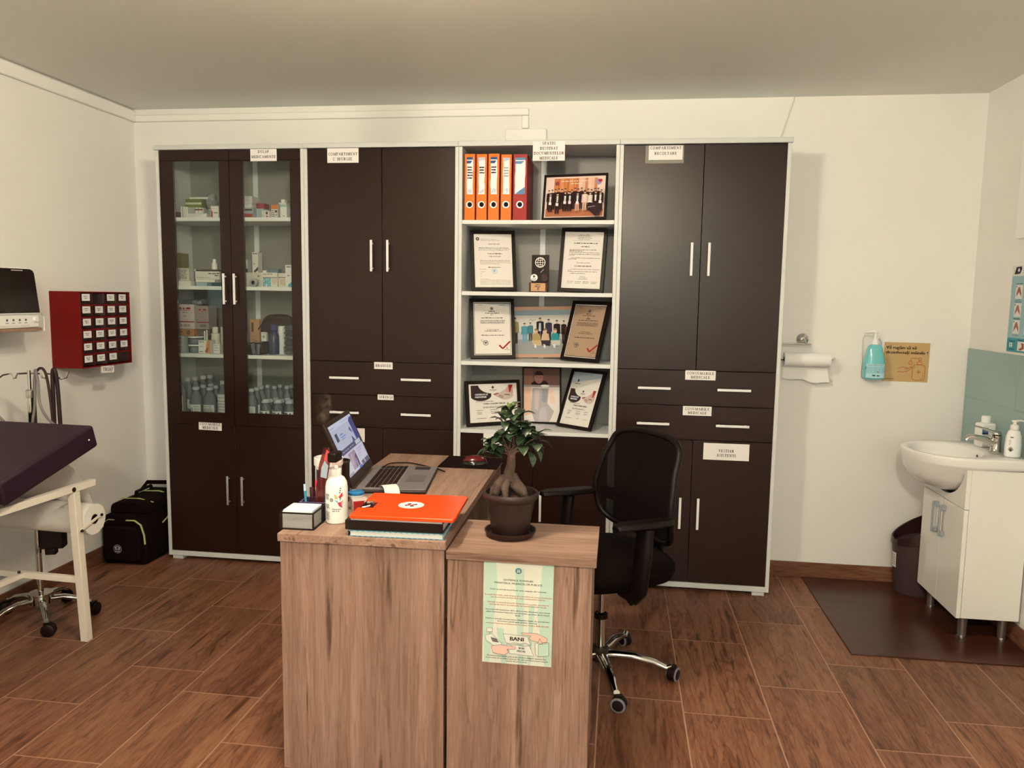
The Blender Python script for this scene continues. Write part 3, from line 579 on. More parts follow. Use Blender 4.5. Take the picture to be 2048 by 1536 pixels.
def course(wide):
    def art(a, x0, x1, z0, z1):
        h = z1 - z0; fx, fz = U(x0, x1, z0, z1); a.rect(x0, z0, x1, z1, P(228, 211, 182)); L = P(120, 106, 92)
        if wide: top, bot = .99, 0.0
        else: top, bot = .7, .06; a.layer(); a.pg([(x0, fz(.78)), (x1, fz(.93)), (x1, z1), (x0, z1)], P(176, 178, 166)); a.layer(); a.pg([(fx(.2), fz(.84)), (fx(.235), fz(.875)), (fx(.27), fz(.84)), (fx(.235), fz(.805))], P(60, 50, 44)); a.words(fx(.12), fx(.34), fz(.775), h * .018, P(70, 58, 50))
        g = lambda v: fz(bot + (top - bot) * v); hh = (top - bot) * h
        a.layer()      # dark panel, white disc, photograph of a first-aid exercise
        a.pg([(fx(.05), g(.97)), (fx(.05), g(.66))] + [(fx(.25 + .22 * math.cos(t)), g(.72 + .16 * math.sin(t) if math.sin(t) < 0 else .72)) for t in [PI + PI * k / 10 * .93 for k in range(1, 11)]] + [(fx(.46), g(.8)), (fx(.32), g(.88)), (fx(.2), g(.97))], P(52, 34, 30))
        a.pg([(fx(.5), g(.73)), (fx(.6), g(.64)), (fx(.7), g(.58)), (fx(.78), g(.57)), (fx(.86), g(.6)), (fx(.92), g(.66)), (fx(.92), g(.97)), (fx(.83), g(.97)), (fx(.76), g(.85)), (fx(.66), g(.78))], P(196, 172, 146))
        a.layer(); a.pg([(fx(.83), g(.97)), (fx(.92), g(.97)), (fx(.86), g(.76)), (fx(.82), g(.78))], P(150, 40, 34)); a.pg([(fx(.74), g(.72)), (fx(.85), g(.71)), (fx(.85), g(.69)), (fx(.74), g(.7))], P(90, 50, 40)); a.pg([(fx(.5), g(.73)), (fx(.6), g(.77)), (fx(.62), g(.74)), (fx(.54), g(.7))], P(150, 84, 66)); a.pg([(fx(.6), g(.66)), (fx(.7), g(.6)), (fx(.72), g(.68)), (fx(.64), g(.72))], P(176, 140, 120)); a.pg([(fx(.76), g(.83)), (fx(.83), g(.92)), (fx(.84), g(.78)), (fx(.78), g(.74))], P(206, 150, 120)); a.pg([(fx(.87), g(.77)), (fx(.92), g(.92)), (fx(.92), g(.76)), (fx(.88), g(.73))], P(200, 140, 116))
        a.layer(); a.disc(fx(.5), g(1.0), (x1 - x0) * .3, P(226, 209, 180), hh * .25, 28, PI, 2 * PI)
        a.layer(); a.pg([(fx(.47), g(.91)), (fx(.5), g(.955)), (fx(.53), g(.91)), (fx(.5), g(.87))], P(60, 50, 44)); a.words(fx(.43), fx(.57), g(.835), hh * .025, P(84, 70, 60)); a.words(fx(.46), fx(.55), g(.81), hh * .012, L)
        a.text('CERTIFICAT DE', fx(.13), g(.71), hh * .06, P(225, 215, 198), 'LEFT', (x1 - x0) * .26, .0006); a.text('PARTICIPARE', fx(.13), g(.645), hh * .06, P(225, 215, 198), 'LEFT', (x1 - x0) * .23, .0006)
        a.text('TOMA CLAUDIU SERGIU', fx(.52), g(.465), hh * .055, P(74, 60, 52), 'CENTER', (x1 - x0) * .46, .0006)
        for u0, u1, v, k in ((.14, .5, .54, .022), (.28, .72, .4, .014), (.28, .7, .375, .022), (.15, .28, .31, .022), (.43, .58, .32, .022), (.7, .85, .32, .02), (.16, .26, .27, .012), (.16, .25, .25, .012), (.16, .26, .23, .012), (.16, .25, .21, .012), (.44, .6, .28, .012), (.44, .58, .26, .012), (.44, .6, .24, .012), (.44, .56, .22, .012), (.72, .84, .27, .012), (.72, .84, .25, .012), (.15, .34, .1, .022), (.5, .6, .11, .02), (.74, .86, .1, .014)): a.words(fx(u0), fx(u1), g(v), hh * k, L)
    return art
def art_bouquet(a, x0, x1, z0, z1):
    # portrait photograph: a young person in dark clothes over a pale wrapped bouquet
    fx, fz = U(x0, x1, z0, z1); a.rect(x0, z0, x1, z1, P(226, 206, 178)); a.layer()
    a.rect(x0, fz(.68), x1, z1, P(112, 78, 64)); a.rect(x0, fz(.69), fx(.25), z1, P(134, 92, 68)); a.rect(x0, fz(.65), x1, fz(.69), P(160, 142, 126)); a.pg([(x0, fz(.1)), (fx(.22), fz(.15)), (fx(.2), fz(.64)), (x0, fz(.65))], P(226, 178, 138)); a.layer()
    a.pg([(fx(.2), fz(.72)), (fx(.3), fz(.76)), (fx(.6), fz(.77)), (fx(.68), fz(.72)), (fx(.66), fz(.69)), (fx(.22), fz(.69))], P(46, 22, 20))
    a.pg([(fx(.24), fz(.63)), (fx(.7), fz(.63)), (fx(.66), fz(.34)), (fx(.84), fz(.2)), (fx(.74), fz(.05)), (fx(.7), z0), (fx(.3), z0), (fx(.2), fz(.22))], P(176, 160, 146)); a.layer()
    a.disc(fx(.42), fz(.82), (x1 - x0) * .12, P(156, 104, 84), (z1 - z0) * .105, 20); a.pg([(fx(.3), fz(.6)), (fx(.45), fz(.62)), (fx(.4), fz(.2)), (fx(.3), fz(.25))], P(200, 176, 154)); a.pg([(fx(.52), fz(.62)), (fx(.68), fz(.6)), (fx(.62), fz(.36)), (fx(.5), fz(.38))], P(150, 142, 132)); a.pg([(fx(.68), fz(.6)), (fx(.8), fz(.62)), (fx(.88), fz(.36)), (fx(.74), fz(.34))], P(232, 190, 156)); a.pg([(fx(.4), fz(.0)), (fx(.66), fz(.02)), (fx(.6), fz(.28)), (fx(.46), fz(.26))], P(190, 172, 160)); a.layer()
    a.disc(fx(.42), fz(.865), (x1 - x0) * .125, P(44, 24, 20), (z1 - z0) * .085, 20, .1, PI - .1); a.disc(fx(.37), fz(.835), (x1 - x0) * .013, P(50, 26, 22)); a.disc(fx(.47), fz(.835), (x1 - x0) * .013, P(50, 26, 22)); a.pg([(fx(.415), fz(.83)), (fx(.43), fz(.79)), (fx(.40), fz(.79))], P(132, 84, 68)); a.pg([(fx(.38), fz(.765)), (fx(.46), fz(.765)), (fx(.42), fz(.755))], P(110, 56, 48))
    a.disc(fx(.59), fz(.675), (x1 - x0) * .12, P(240, 226, 200), (z1 - z0) * .022, 16)
frame('photo_frame', 'black framed group photo of graduates in gowns on the top shelf', 2.186, .024, SA, -.134, .268, .236, 1.36, .01, art_grads, .011)
frame('certificate_frame', 'black framed typed letter with a round emblem, beside the small trophy', 1.788, .096, SB, .274, .248, .320, .727, .017, art_letter)
frame('certificate_frame', 'black framed letter with underlined heading at the far end of the trophy shelf', 2.222, .125, SB, -.154, .153, .327, .727, -.025, art_accord, .018)
frame('certificate_frame', 'black framed white diploma with a red tick, facing the desk', 1.779, .141, SC, .245, .273, .323, .727, .013, excel(P(226, 208, 178), False))
frame('photo_frame', 'pale group photo of a standing and crouching team between two diplomas', 2.017, .270, SC, -.05, .012, .272, 1.30, .034, art_team, 0)
frame('certificate_frame', 'black framed bronze-toned diploma with a red tick, leaning back', 2.223, .111, SC, -.553, .327, .322, .727, -.014, excel(P(166, 132, 98), True))
frame('certificate_frame', 'wide black framed participation certificate with a dark corner panel', 1.7945, .130, SD, .623, .153, .236, 1.35, -.009, course(True), .017)
frame('photo_frame', 'tall thin framed portrait of a person above a wrapped bouquet', 2.028, .245, SD, -.17, .05, .300, .71, .034, art_bouquet, .006)
frame('certificate_frame', 'upright black framed participation certificate leaning on the lowest open shelf', 2.201, .112, SD, -.665, .385, .320, .727, 0, course(False), .016)
t = thing('trophy', 'small black award plaque with a globe, on the second shelf between two letters', 'trophy', (2.017, .085, SB), -.05)
b = B(P(70, 36, 22)); b.box(-.048, -.02, .0005, .046, .03, .05); b.build('base', SATIN, t, bev=.002)
b = B(BLACK); b.box(-.038, -.004, .0505, .05, .012, .188); b.build('plaque', GLOSS, t, bev=.002)
a = Art(-.0206); a.rect(-.037, .006, .036, .046, P(190, 140, 92)); a.layer()
for k, (u0, u1) in enumerate(((-.014, .012), (-.018, .016), (-.006, .006), (-.005, .004))): a.words(u0, u1, .036 - k * .008, .006, INK)
a.build('name_plate', SATIN, t, smooth=False)
a = Art(-.0045); G = P(226, 205, 178); a.ring(.006, .150, .026, .0035, G)
a.line([(-.02, .15), (.032, .15)], .002, G); a.line([(.006, .124), (.006, .176)], .002, G); a.ring(.006, .15, .014, .002, G, .025); a.line(arc(.006, .19, .03, .03, 240, 300), .002, G); a.line(arc(.006, .11, .03, .03, 60, 120), .002, G)
a.line([(.008, .1), (.024, .116)], .002, P(220, 210, 190)); a.build('globe_emblem', SATIN, t, smooth=False)
for x, c, c2 in ((-.024, P(232, 222, 200), P(90, 74, 64)), (.028, P(52, 26, 22), P(70, 40, 34))):
    b = B(c); b.lathe([(.0175, -.0075), (.018, -.0045)], x, 0, .074, 22, axis='y'); m_ = b.build('medal', SATIN, t)
    a = Art(-.0078); a.disc(x, .08, .006, c2); a.words(x - .01, x + .01, .066, .005, c2); a.words(x - .008, x + .008, .06, .004, c2); a.build('inscription', PRINT, m_, smooth=False)

# ================================================================== the medicine cupboard
def carton(x0, x1, z0, z1, y0, d, c, label, name='medicine_box', art=None, cat='box', grp='medicine boxes behind the glass doors', rz=0.0):
    t = thing(name, label, cat, ((x0 + x1) / 2, y0, z0), rz, grp); w_, h = x1 - x0, z1 - z0
    b = B(c); b.box(-w_ / 2, 0, .0004, w_ / 2, d, h); b.build('carton', SATIN, t, bev=.0006)
    if art:
        a = Art(-.0004); art(a, w_, h); a.V = [(p[0], p[1], max(p[2], .001)) for p in a.V]; a.build('print', PRINT, t, smooth=False)
    return t
def stripes(*bands):
    def f(a, w_, h):
        for u0, v0, u1, v1, c in bands: a.rect(-w_ / 2 + u0 * w_, v0 * h, -w_ / 2 + u1 * w_, v1 * h, c)
    return f
def lines(n, c=P(140, 126, 110), extra=None):
    def f(a, w_, h):
        if extra: extra(a, w_, h); a.layer()
        for k in range(n): a.words(-w_ * .42, w_ * random.uniform(.1, .42), h * (.84 - .76 * k / max(1, n)), min(h * .09, .006), c)
    return f
CW = P(208, 196, 170); CG = P(150, 146, 130)
carton(.044, .076, S1, S1 + .036, .1, .08, P(96, 62, 48), 'small brown box at the end of the top medicine shelf')
carton(.111, .131, S1, S1 + .058, .04, .07, CW, 'narrow white and grey striped box standing on the top shelf', art=stripes((.35, 0, .75, 1, CG)))
carton(.133, .1495, S1, S1 + .056, .042, .07, CW, 'narrow striped box standing beside its twin under the green box', art=stripes((.2, 0, .6, 1, P(176, 170, 152))))
carton(.1515, .256, S1, S1 + .022, .04, .035, CW, 'long flat white box with a dark line of print on the top shelf', art=lines(2, DARK))
carton(.09, .165, S1, S1 + .061, .115, .1, P(190, 178, 150), 'pale box lying under the green box')
carton(.085, .178, S1 + .0615, S1 + .107, .13, .11, P(104, 112, 50), 'olive green box with a cream band, on the pile of boxes', art=stripes((0, .38, 1, .62, P(200, 192, 150))))
carton(.11, .215, S1 + .1075, S1 + .118, .13, .09, CW, 'thin white packet lying on the olive green box')
carton(.168, .217, S1, S1 + .056, .08, .03, P(176, 172, 156), 'grey striped box standing behind the long white box', art=stripes((.1, .0, .3, 1, CW), (.5, 0, .7, 1, CW), (0, .75, .9, .9, P(110, 60, 46))))
carton(.258, .281, S1, S1 + .046, .05, .06, CG, 'small grey printed box beside a box with a red edge', art=lines(4, DARK))
carton(.284, .323, S1, S1 + .034, .04, .07, CW, 'small white box with a red edge strip', art=stripes((0, 0, .16, 1, RED), (.3, .68, .9, .78, DARK)))
carton(.275, .318, S1 + .0345, S1 + .062, .05, .06, P(216, 200, 172), 'cream box stacked on the box with the red edge', art=lines(2))
def crumple(t, w_, h, d, mat, c, seed, n=9, name='film'):
    rg = random.Random(seed); rings = []
    for k in range(n):
        v = k / (n - 1); s_ = math.sin(PI * (.12 + .84 * v)) ** .5
        rings.append([(w_ / 2 * s_ * math.cos(2 * PI * i / 12) * rg.uniform(.72, 1.1), d / 2 * s_ * math.sin(2 * PI * i / 12) * rg.uniform(.75, 1.1) + d / 2, h * v + .0008 + (rg.uniform(-.04, .04) * h if 0 < k < n - 1 else 0)) for i in range(12)])
    b = B(c); b.loft(rings); return b.build(name, mat, t, sharp=25)
t = thing('plastic_bag', 'crumpled clear plastic bag on the pile of boxes on the top shelf', 'bag', (.218, .13, S1 + .0565)); crumple(t, .07, .088, .07, CLEARP, P(200, 196, 180), 2)
carton(.445, .492, S1 + .054, S1 + .075, .07, .08, CW, 'white box at the bottom of the folded pair behind the hinge side', art=lines(2))
carton(.443, .497, S1 + .0755, S1 + .114, .07, .08, P(196, 184, 160), 'white printed box on top of the pile above the red banded box', art=lines(4))
carton(.452, .511, S1, S1 + .053, .05, .09, P(146, 148, 138), 'grey box with a red lower band on the top shelf', art=stripes((0, 0, .95, .42, P(150, 50, 30)), (.2, .7, .9, .86, DARK)))
carton(.514, .552, S1, S1 + .052, .085, .07, P(150, 156, 140), 'grey green box under the crimson box', art=stripes((0, 0, .12, 1, P(186, 184, 164))))
carton(.51, .553, S1 + .0525, S1 + .080, .09, .06, P(140, 28, 42), 'crimson box lying on the grey green box')
carton(.5545, .583, S1, S1 + .040, .06, .05, CW, 'small white box with grey print beside the grey green box', art=lines(4))
carton(.586, .603, S1, S1 + .034, .04, .05, P(206, 186, 170), 'tiny white and red box near the orange topped carton', art=stripes((.0, .5, .6, .9, P(60, 26, 20)), (.1, .1, .6, .3, RED)))
carton(.606, .642, S1, S1 + .068, .06, .06, P(206, 190, 164), 'white carton with a bright orange top band', art=lambda a, w_, h: (a.rect(-w_ / 2, h * .68, w_ / 2, h, P(200, 100, 36)), a.layer(), [a.words(-w_ * .4, w_ * .0, h * v, .005, DARK) for v in (.55, .4, .26, .12)], a.rect(w_ * .08, h * .42, w_ * .4, h * .6, P(60, 50, 44)), a.words(w_ * .08, w_ * .42, h * .2, .006, MID)))
carton(.645, .657, S1, S1 + .036, .08, .05, P(110, 34, 24), 'tiny dark red box squeezed beside the tall white carton')
carton(.660, .696, S1, S1 + .070, .05, .05, P(206, 198, 170), 'tall white carton with a pale green cap band', art=lambda a, w_, h: (a.rect(-w_ / 2, h * .8, w_ / 2, h * .96, P(140, 160, 140)), a.words(-w_ * .1, w_ * .2, h * .12, .008, MID)))
carton(.652, .692, S1 + .0705, S1 + .078, .05, .05, CW, 'thin white packet lying across the tall white carton')
carton(.664, .684, S1 + .0785, S1 + .095, .055, .03, P(216, 206, 180), 'smallest white box on the very top of the tall carton')
t = thing('adhesive_roll', 'pale roll of adhesive tape leaning at the end of the top medicine shelf', 'tape', (.708, .1, S1 + .036)); b = B(P(150, 150, 140)); b.lathe([(.02, -.008), (.035, -.008), (.035, .008), (.02, .008)], seg=28, axis='x', cap=False); b.build('roll', SATIN, t)
# second shelf
carton(.022, .042, S2, S2 + .178, .12, .1, P(110, 104, 44), 'tall olive box standing in the corner of the second medicine shelf')
carton(.074, .146, S2, S2 + .025, .055, .06, P(216, 204, 176), 'flat white box under the white leaflet box on the second shelf')
carton(.062, .132, S2 + .0255, S2 + .094, .066, .05, P(196, 184, 158), 'white box covered in lines of small print, second shelf', art=lines(9, MID, stripes((0, 0, .28, 1, P(150, 148, 136)))))
for k, (x, lb) in enumerate(((.152, 'clear upright vial nearest the printed leaflet box'), (.170, 'clear upright vial nearest the long white box'))):
    t = thing('vial', lb, 'vial', (x, .1, S2), 0, 'clear vials on the second medicine shelf'); b = B(P(190, 186, 170)); b.lathe([(.008, .0005), (.008, .075), (.006, .08)], seg=14); b.build('glass_tube', CLEARP, t); b = B(P(200, 196, 180)); b.lathe([(.0085, .0805), (.0085, .09)], seg=14); b.build('stopper', SATIN, t)
carton(.187, .247, S2, S2 + .02, .04, .05, P(150, 160, 150), 'flat sage packet at the front of the second medicine shelf')
carton(.182, .29, S2 + .0205, S2 + .034, .042, .08, P(214, 200, 168), 'flat cream envelope under the long white box')
carton(.17, .308, S2 + .0345, S2 + .078, .06, .06, P(206, 192, 164), 'long white box with a bold printed name, second shelf', art=lambda a, w_, h: (a.words(w_ * .05, w_ * .48, h * .68, .008, INK), a.words(w_ * .3, w_ * .48, h * .45, .007, DARK), a.words(-w_ * .45, w_ * .1, h * .2, .005, MID)))
carton(.172, .306, S2 + .0785, S2 + .088, .064, .05, P(54, 26, 20), 'dark flat case lying on the long white box')
def bottle(name, label, x, y, z, prof, cap, c, cc, mat, capmat=SATIN, grp=None, lab_=None, sy=1.0, cat='bottle', art=None, rz=0.0):
    t = thing(name, label, cat, (x, y, z), rz, grp)
    b = B(c); b.lathe(prof, seg=24, sy=sy); b.build('body', mat, t)
    b = B(cc); b.lathe(cap, seg=20, sy=sy if sy > .8 else 1); b.build('cap', capmat, t)
    if lab_:
        z0, z1, r, ang = lab_; n = 10; q = B(P(214, 206, 184))
        for i in range(n):
            a0, a1 = -PI / 2 - ang + 2 * ang * i / n, -PI / 2 - ang + 2 * ang * (i + 1) / n
            q.poly([(r * math.cos(a0), r * sy * math.sin(a0), z0), (r * math.cos(a1), r * sy * math.sin(a1), z0), (r * math.cos(a1), r * sy * math.sin(a1), z1), (r * math.cos(a0), r * sy * math.sin(a0), z1)])
        lb = q.build('label', PRINT, t)
        if art: a = Art(-r * sy - .0006); art(a, r, z0, z1); a.build('writing', PRINT, lb, smooth=False)
    return t
bottle('medicine_bottle', 'white squeeze bottle standing on the dark flat case, second shelf', .268, .085, S2 + .0885, [(.013, 0), (.015, .004), (.0145, .03), (.011, .038)], [(.010, .0385), (.0095, .055), (.006, .057)], P(216, 206, 180), P(220, 210, 186), SATIN)
carton(.423, .44, S2 + .0755, S2 + .145, .12, .05, P(170, 166, 150), 'narrow white box partly behind the door stile, second shelf', art=stripes((.3, .5, .8, 1, P(206, 196, 172)), (.0, .0, .9, .3, P(50, 30, 26))))
carton(.465, .498, S2 + .0755, S2 + .185, .12, .05, P(216, 202, 174), 'tall slim white box with a dark arrow, standing on the wide white box', art=lambda a, w_, h: (a.words(-w_ * .35, w_ * .35, h * .9, .007, DARK), a.pg([(-w_ * .3, h * .06), (w_ * .5, h * .3), (w_ * .5, h * .12), (-w_ * .05, h * .0)], P(46, 22, 26)), a.words(-w_ * .3, -w_ * .05, h * .4, .01, MID)))
carton(.446, .541, S2, S2 + .075, .08, .1, P(196, 182, 152), 'wide cream box behind the roll of tape, second shelf', art=lambda a, w_, h: (a.words(w_ * .2, w_ * .36, h * .7, .012, MID), a.words(w_ * .22, w_ * .3, h * .4, .01, MID)))
t = thing('tape_roll', 'roll of grey sticky tape standing in front of the wide cream box', 'tape', (.508, .05, S2 + .0215), 0); b = B(P(150, 144, 130)); b.lathe([(.011, -.012), (.0215, -.012), (.0215, .012), (.011, .012)], seg=26, axis='y', cap=False); b.build('tape', GLOSS, t); b = B(P(60, 46, 40)); b.lathe([(.0085, -.0125), (.0109, -.0125), (.0109, .0125), (.0085, .0125)], seg=26, axis='y', cap=False); b.build('core', SATIN, t)
def mosaic(a, w_, h):
    rg = random.Random(4); a.rect(-w_ * .42, h * .03, w_ * .1, h * .62, P(110, 160, 152)); a.layer()
    for k in range(46): a.disc(-w_ * .4 + rg.random() * w_ * .48, h * (.06 + rg.random() * .52), .0022, rg.choice((P(226, 220, 196), P(60, 110, 110), P(90, 140, 130), P(200, 200, 180))), seg=6)
    a.rect(-w_ * .42, h * .62, w_ * .5, h * .68, P(110, 104, 94)); a.words(-w_ * .4, w_ * .2, h * .86, .007, MID)
    for v in (.5, .4, .3, .2): a.words(w_ * .16, w_ * .46, h * v, .006, P(176, 132, 104))
carton(.545, .632, S2, S2 + .075, .06, .1, P(210, 196, 166), 'white box with a teal speckled picture panel, second shelf', art=mosaic)
carton(.634, .678, S2, S2 + .073, .07, .08, P(204, 188, 158), 'white box with orange print beside the speckled box', art=lambda a, w_, h: (a.rect(-w_ * .5, h * .66, w_ * .5, h * .72, P(100, 96, 88)), [a.words(-w_ * .3, w_ * .4, h * v, .006, P(176, 132, 104)) for v in (.5, .4, .28, .18)]))
carton(.682, .72, S2, S2 + .115, .05, .06, P(212, 200, 174), 'tall white box with a teal corner at the end of the second shelf', art=lambda a, w_, h: (a.words(-w_ * .35, w_ * .4, h * .9, .007, DARK), a.pg([(-w_ * .1, h * .0), (w_ * .5, h * .0), (w_ * .5, h * .3), (w_ * .3, h * .22), (-w_ * .1, h * .12)], P(70, 140, 150)), a.words(-w_ * .2, w_ * .1, h * .5, .009, MID)))
carton(.565, .63, S2 + .0755, S2 + .094, .08, .05, P(96, 110, 112), 'slate blue case lying on the speckled box')
carton(.543, .563, S2 + .0755, S2 + .087, .08, .04, P(222, 206, 176), 'small cream box lying on the speckled box')
# third shelf
def bigbox(a, w_, h):
    a.rect(-w_ / 2, h * .27, w_ / 2, h * .31, RED); a.words(-w_ * .32, -w_ * .02, h * .80, .012, RED); a.words(w_ * .06, w_ * .3, h * .80, .012, RED); a.words(-w_ * .28, w_ * .26, h * .745, .007, P(170, 90, 76)); a.words(-w_ * .16, w_ * .14, h * .65, .007, MID); a.words(-w_ * .12, w_ * .06, h * .5, .006, MID)
    for k in range(12): a.rect(-w_ * .26 + k * w_ * .045, h * .08, -w_ * .26 + k * w_ * .045 + random.uniform(.001, .0035), h * .2, P(90, 96, 84))
carton(.03, .134, S3 + .128, S3 + .262, .1, .09, P(198, 178, 156), 'large white carton with red lettering and a red stripe, third shelf', art=bigbox)
carton(.1365, .206, S3 + .128, S3 + .255, .12, .09, P(150, 132, 118), 'large greyish carton with a red stripe beside its lighter twin', art=bigbox)
carton(.023, .136, S3 + .0905, S3 + .1275, .09, .11, P(170, 120, 76), 'kraft brown box with a round dark logo, third shelf', art=lambda a, w_, h: (a.disc(w_ * .2, h * .5, .011, P(84, 40, 26)), a.layer(), a.ring(w_ * .2, h * .5, .006, .002, P(200, 160, 120)), a.words(-w_ * .35, -w_ * .1, h * .5, .009, P(96, 56, 36))))
carton(.030, .046, S3, S3 + .09, .1, .09, P(120, 110, 98), 'tall grey box under the kraft box at its end')
carton(.139, .206, S3 + .0905, S3 + .1275, .125, .08, P(100, 84, 72), 'dark box under the greyish carton')
carton(.0485, .086, S3, S3 + .09, .075, .08, P(170, 166, 152), 'tall pale grey carton beside two clear tins, third shelf', art=lines(3, MID))
for z, lb in ((0, 'lower of two clear round tins on the third shelf'), (.0445, 'upper of two clear round tins on the third shelf')):
    t = thing('tin', lb, 'tin', (.129, .12, S3 + z), 0, 'clear round tins'); b = B(P(120, 128, 122)); b.lathe([(.038, .0005), (.040, .004), (.040, .036)], seg=28); b.build('body', CLEARP, t); b = B(P(226, 218, 196)); b.lathe([(.0405, .0365), (.0405, .043), (.038, .044)], seg=28); b.build('lid', SATIN, t); b = B(P(140, 146, 138)); b.lathe([(.033, .002), (.033, .03)], seg=20); b.build('contents', MATTE, t)
t = thing('foil_packs', 'silver foil sachets bundled on top of the red striped cartons', 'sachets', (.118, .11, S3 + .2625)); 
for k in range(5):
    b = B(P(190, 190, 176)); rg = random.Random(k); x0 = -.07 + k * .028
    b.loft([[(x0 + sx * .013, y, z + rg.uniform(-.003, .003)) for sx, z in ((-1, 0.0035), (1, 0.0035), (1, .022 + rg.uniform(-.006, .006)), (-1, .020 + rg.uniform(-.006, .006)))] for y in (0, .03, .06)]); b.build('sachet', METAL, t)
for x, h, lb in ((.186, .118, 'slim white tube beside the greyish carton on the third shelf'), (.199, .124, 'slim white tube nearest the gauze rolls on the third shelf')): bottle('tube', lb, x, .11, S3, [(.0045, .0005), (.0045, h * .86), (.003, h * .9)], [(.0035, h * .901), (.0035, h)], P(196, 184, 160), P(216, 206, 186), SATIN, grp='slim white tubes', cat='tube')
def gauze(x, y, z, r, h, lb):
    t = thing('gauze_roll', lb, 'bandage', (x, y, z), 0, 'gauze rolls on the third medicine shelf'); b = B(P(204, 192, 160)); b.lathe([(.004, .0005), (r, .0005), (r * 1.02, h * .3), (r * .99, h * .7), (r, h), (.004, h - .002)], seg=22); b.build('gauze', CLOTH, t)
gauze(.228, .15, S3, .024, .105, 'wide gauze roll at the bottom of the bandage pile'); gauze(.2265, .15, S3 + .1055, .016, .034, 'small gauze roll lying on the wide one'); gauze(.2725, .16, S3, .019, .088, 'gauze roll standing next to the wide gauze roll'); gauze(.272, .16, S3 + .0885, .017, .052, 'short thick gauze roll on top, tallest in the bandage pile')
carton(.182, .248, S3, S3 + .070, .05, .06, P(212, 198, 172), 'white box with an orange picture, front of the third shelf', art=lambda a, w_, h: (a.pg([(w_ * .1, h * .02), (w_ * .5, h * .02), (w_ * .5, h), (w_ * .25, h * .98)], P(190, 120, 60)), a.words(-w_ * .42, -w_ * .02, h * .86, .006, DARK), a.words(-w_ * .4, -w_ * .1, h * .5, .006, MID), a.words(-w_ * .4, -w_ * .1, h * .1, .006, DARK), a.layer(), a.pg([(w_ * .05, h * .1), (w_ * .3, h * .12), (w_ * .36, h * .5), (w_ * .16, h * .36)], P(130, 80, 50))))
carton(.262, .298, S3, S3 + .05, .06, .05, P(206, 194, 170), 'small white box beside the box with the orange picture', art=lines(3, MID))
carton(.408, .463, S3, S3 + .185, .19, .02, P(184, 132, 84), 'kraft paper packet standing behind the dark bag', name='paper_packet', cat='packet', grp=None, art=lambda a, w_, h: (a.rect(-w_ * .34, h * .62, -w_ * .1, h * .9, P(90, 50, 28)), a.line([(-w_ * .3, h * .4), (w_ * .4, h * .34)], .003, P(120, 78, 46)), a.line([(-w_ * .3, h * .32), (w_ * .4, h * .36)], .003, P(120, 78, 46))))
t = thing('toiletry_bag', 'dark brown soft bag filling the back of the third medicine shelf', 'bag', (.558, .2, S3)); b = B(P(46, 20, 18)); b.ball(0, .03, .115, .105, .05, .1, 24, pw=.55); b.build('pouch', CLOTH, t); b = B(P(30, 12, 12)); b.tube([(-.1, -.012, .13), (-.06, -.021, .18), (0, -.024, .195), (.06, -.021, .18), (.1, -.012, .13)], .003, 6); b.build('zip', SATIN, t)
bottle('medicine_bottle', 'dark blue bottle with a violet cap in front of the dark bag', .582, .115, S3, [(.026, .0005), (.028, .005), (.028, .1), (.02, .122), (.012, .128)], [(.017, .1285), (.017, .158), (.015, .16)], P(44, 50, 72), P(58, 52, 92), GLOSS)
bottle('medicine_bottle', 'white bottle with a square cap behind the blue bottle', .611, .148, S3, [(.021, .0005), (.0215, .004), (.0215, .1), (.016, .115)], [(.019, .1155), (.019, .15), (.017, .152)], P(206, 200, 180), P(216, 208, 184), SATIN)
carton(.507, .536, S3 + .0685, S3 + .118, .12, .02, P(212, 204, 180), 'small white carton with a green round mark above the black pouch', art=lambda a, w_, h: (a.disc(0, h * .5, .008, P(110, 140, 110)), a.words(-w_ * .3, w_ * .3, h * .8, .005, MID)))
t = thing('cuff_pouch', 'black blood pressure cuff pouch with a grey strap at the front of the third shelf', 'pouch', (.515, .04, S3)); b = B(P(38, 18, 16)); b.box(-.068, 0, .0005, .035, .09, .062); b.build('pouch', CLOTH, t, bev=.012, seg=3); b = B(P(88, 84, 78)); b.tube([(-.01, -.003, .006), (-.014, -.004, .035), (-.02, .0, .06)], .011, 8, flat=.3); b.build('strap', CLOTH, t); b = B(P(74, 80, 80)); b.tube([(.012, -.003, .006), (.012, -.004, .03), (.016, 0, .058)], .010, 8, flat=.3); b.build('hose', SATIN, t)
for k in range(6):
    t = thing('sealed_pack', ('lowest', 'second lowest', 'third lowest', 'third highest', 'second highest', 'uppermost')[k] + ' clear sealed pack in the stack beside the blue bottle', 'pack', (.675, .07, S3 + k * .0262), 0, 'stack of clear sealed packs'); crumple(t, .08 - k * .003, .0255, .1, CLEARP, P(150, 152, 138), 20 + k, 5, 'wrapper')
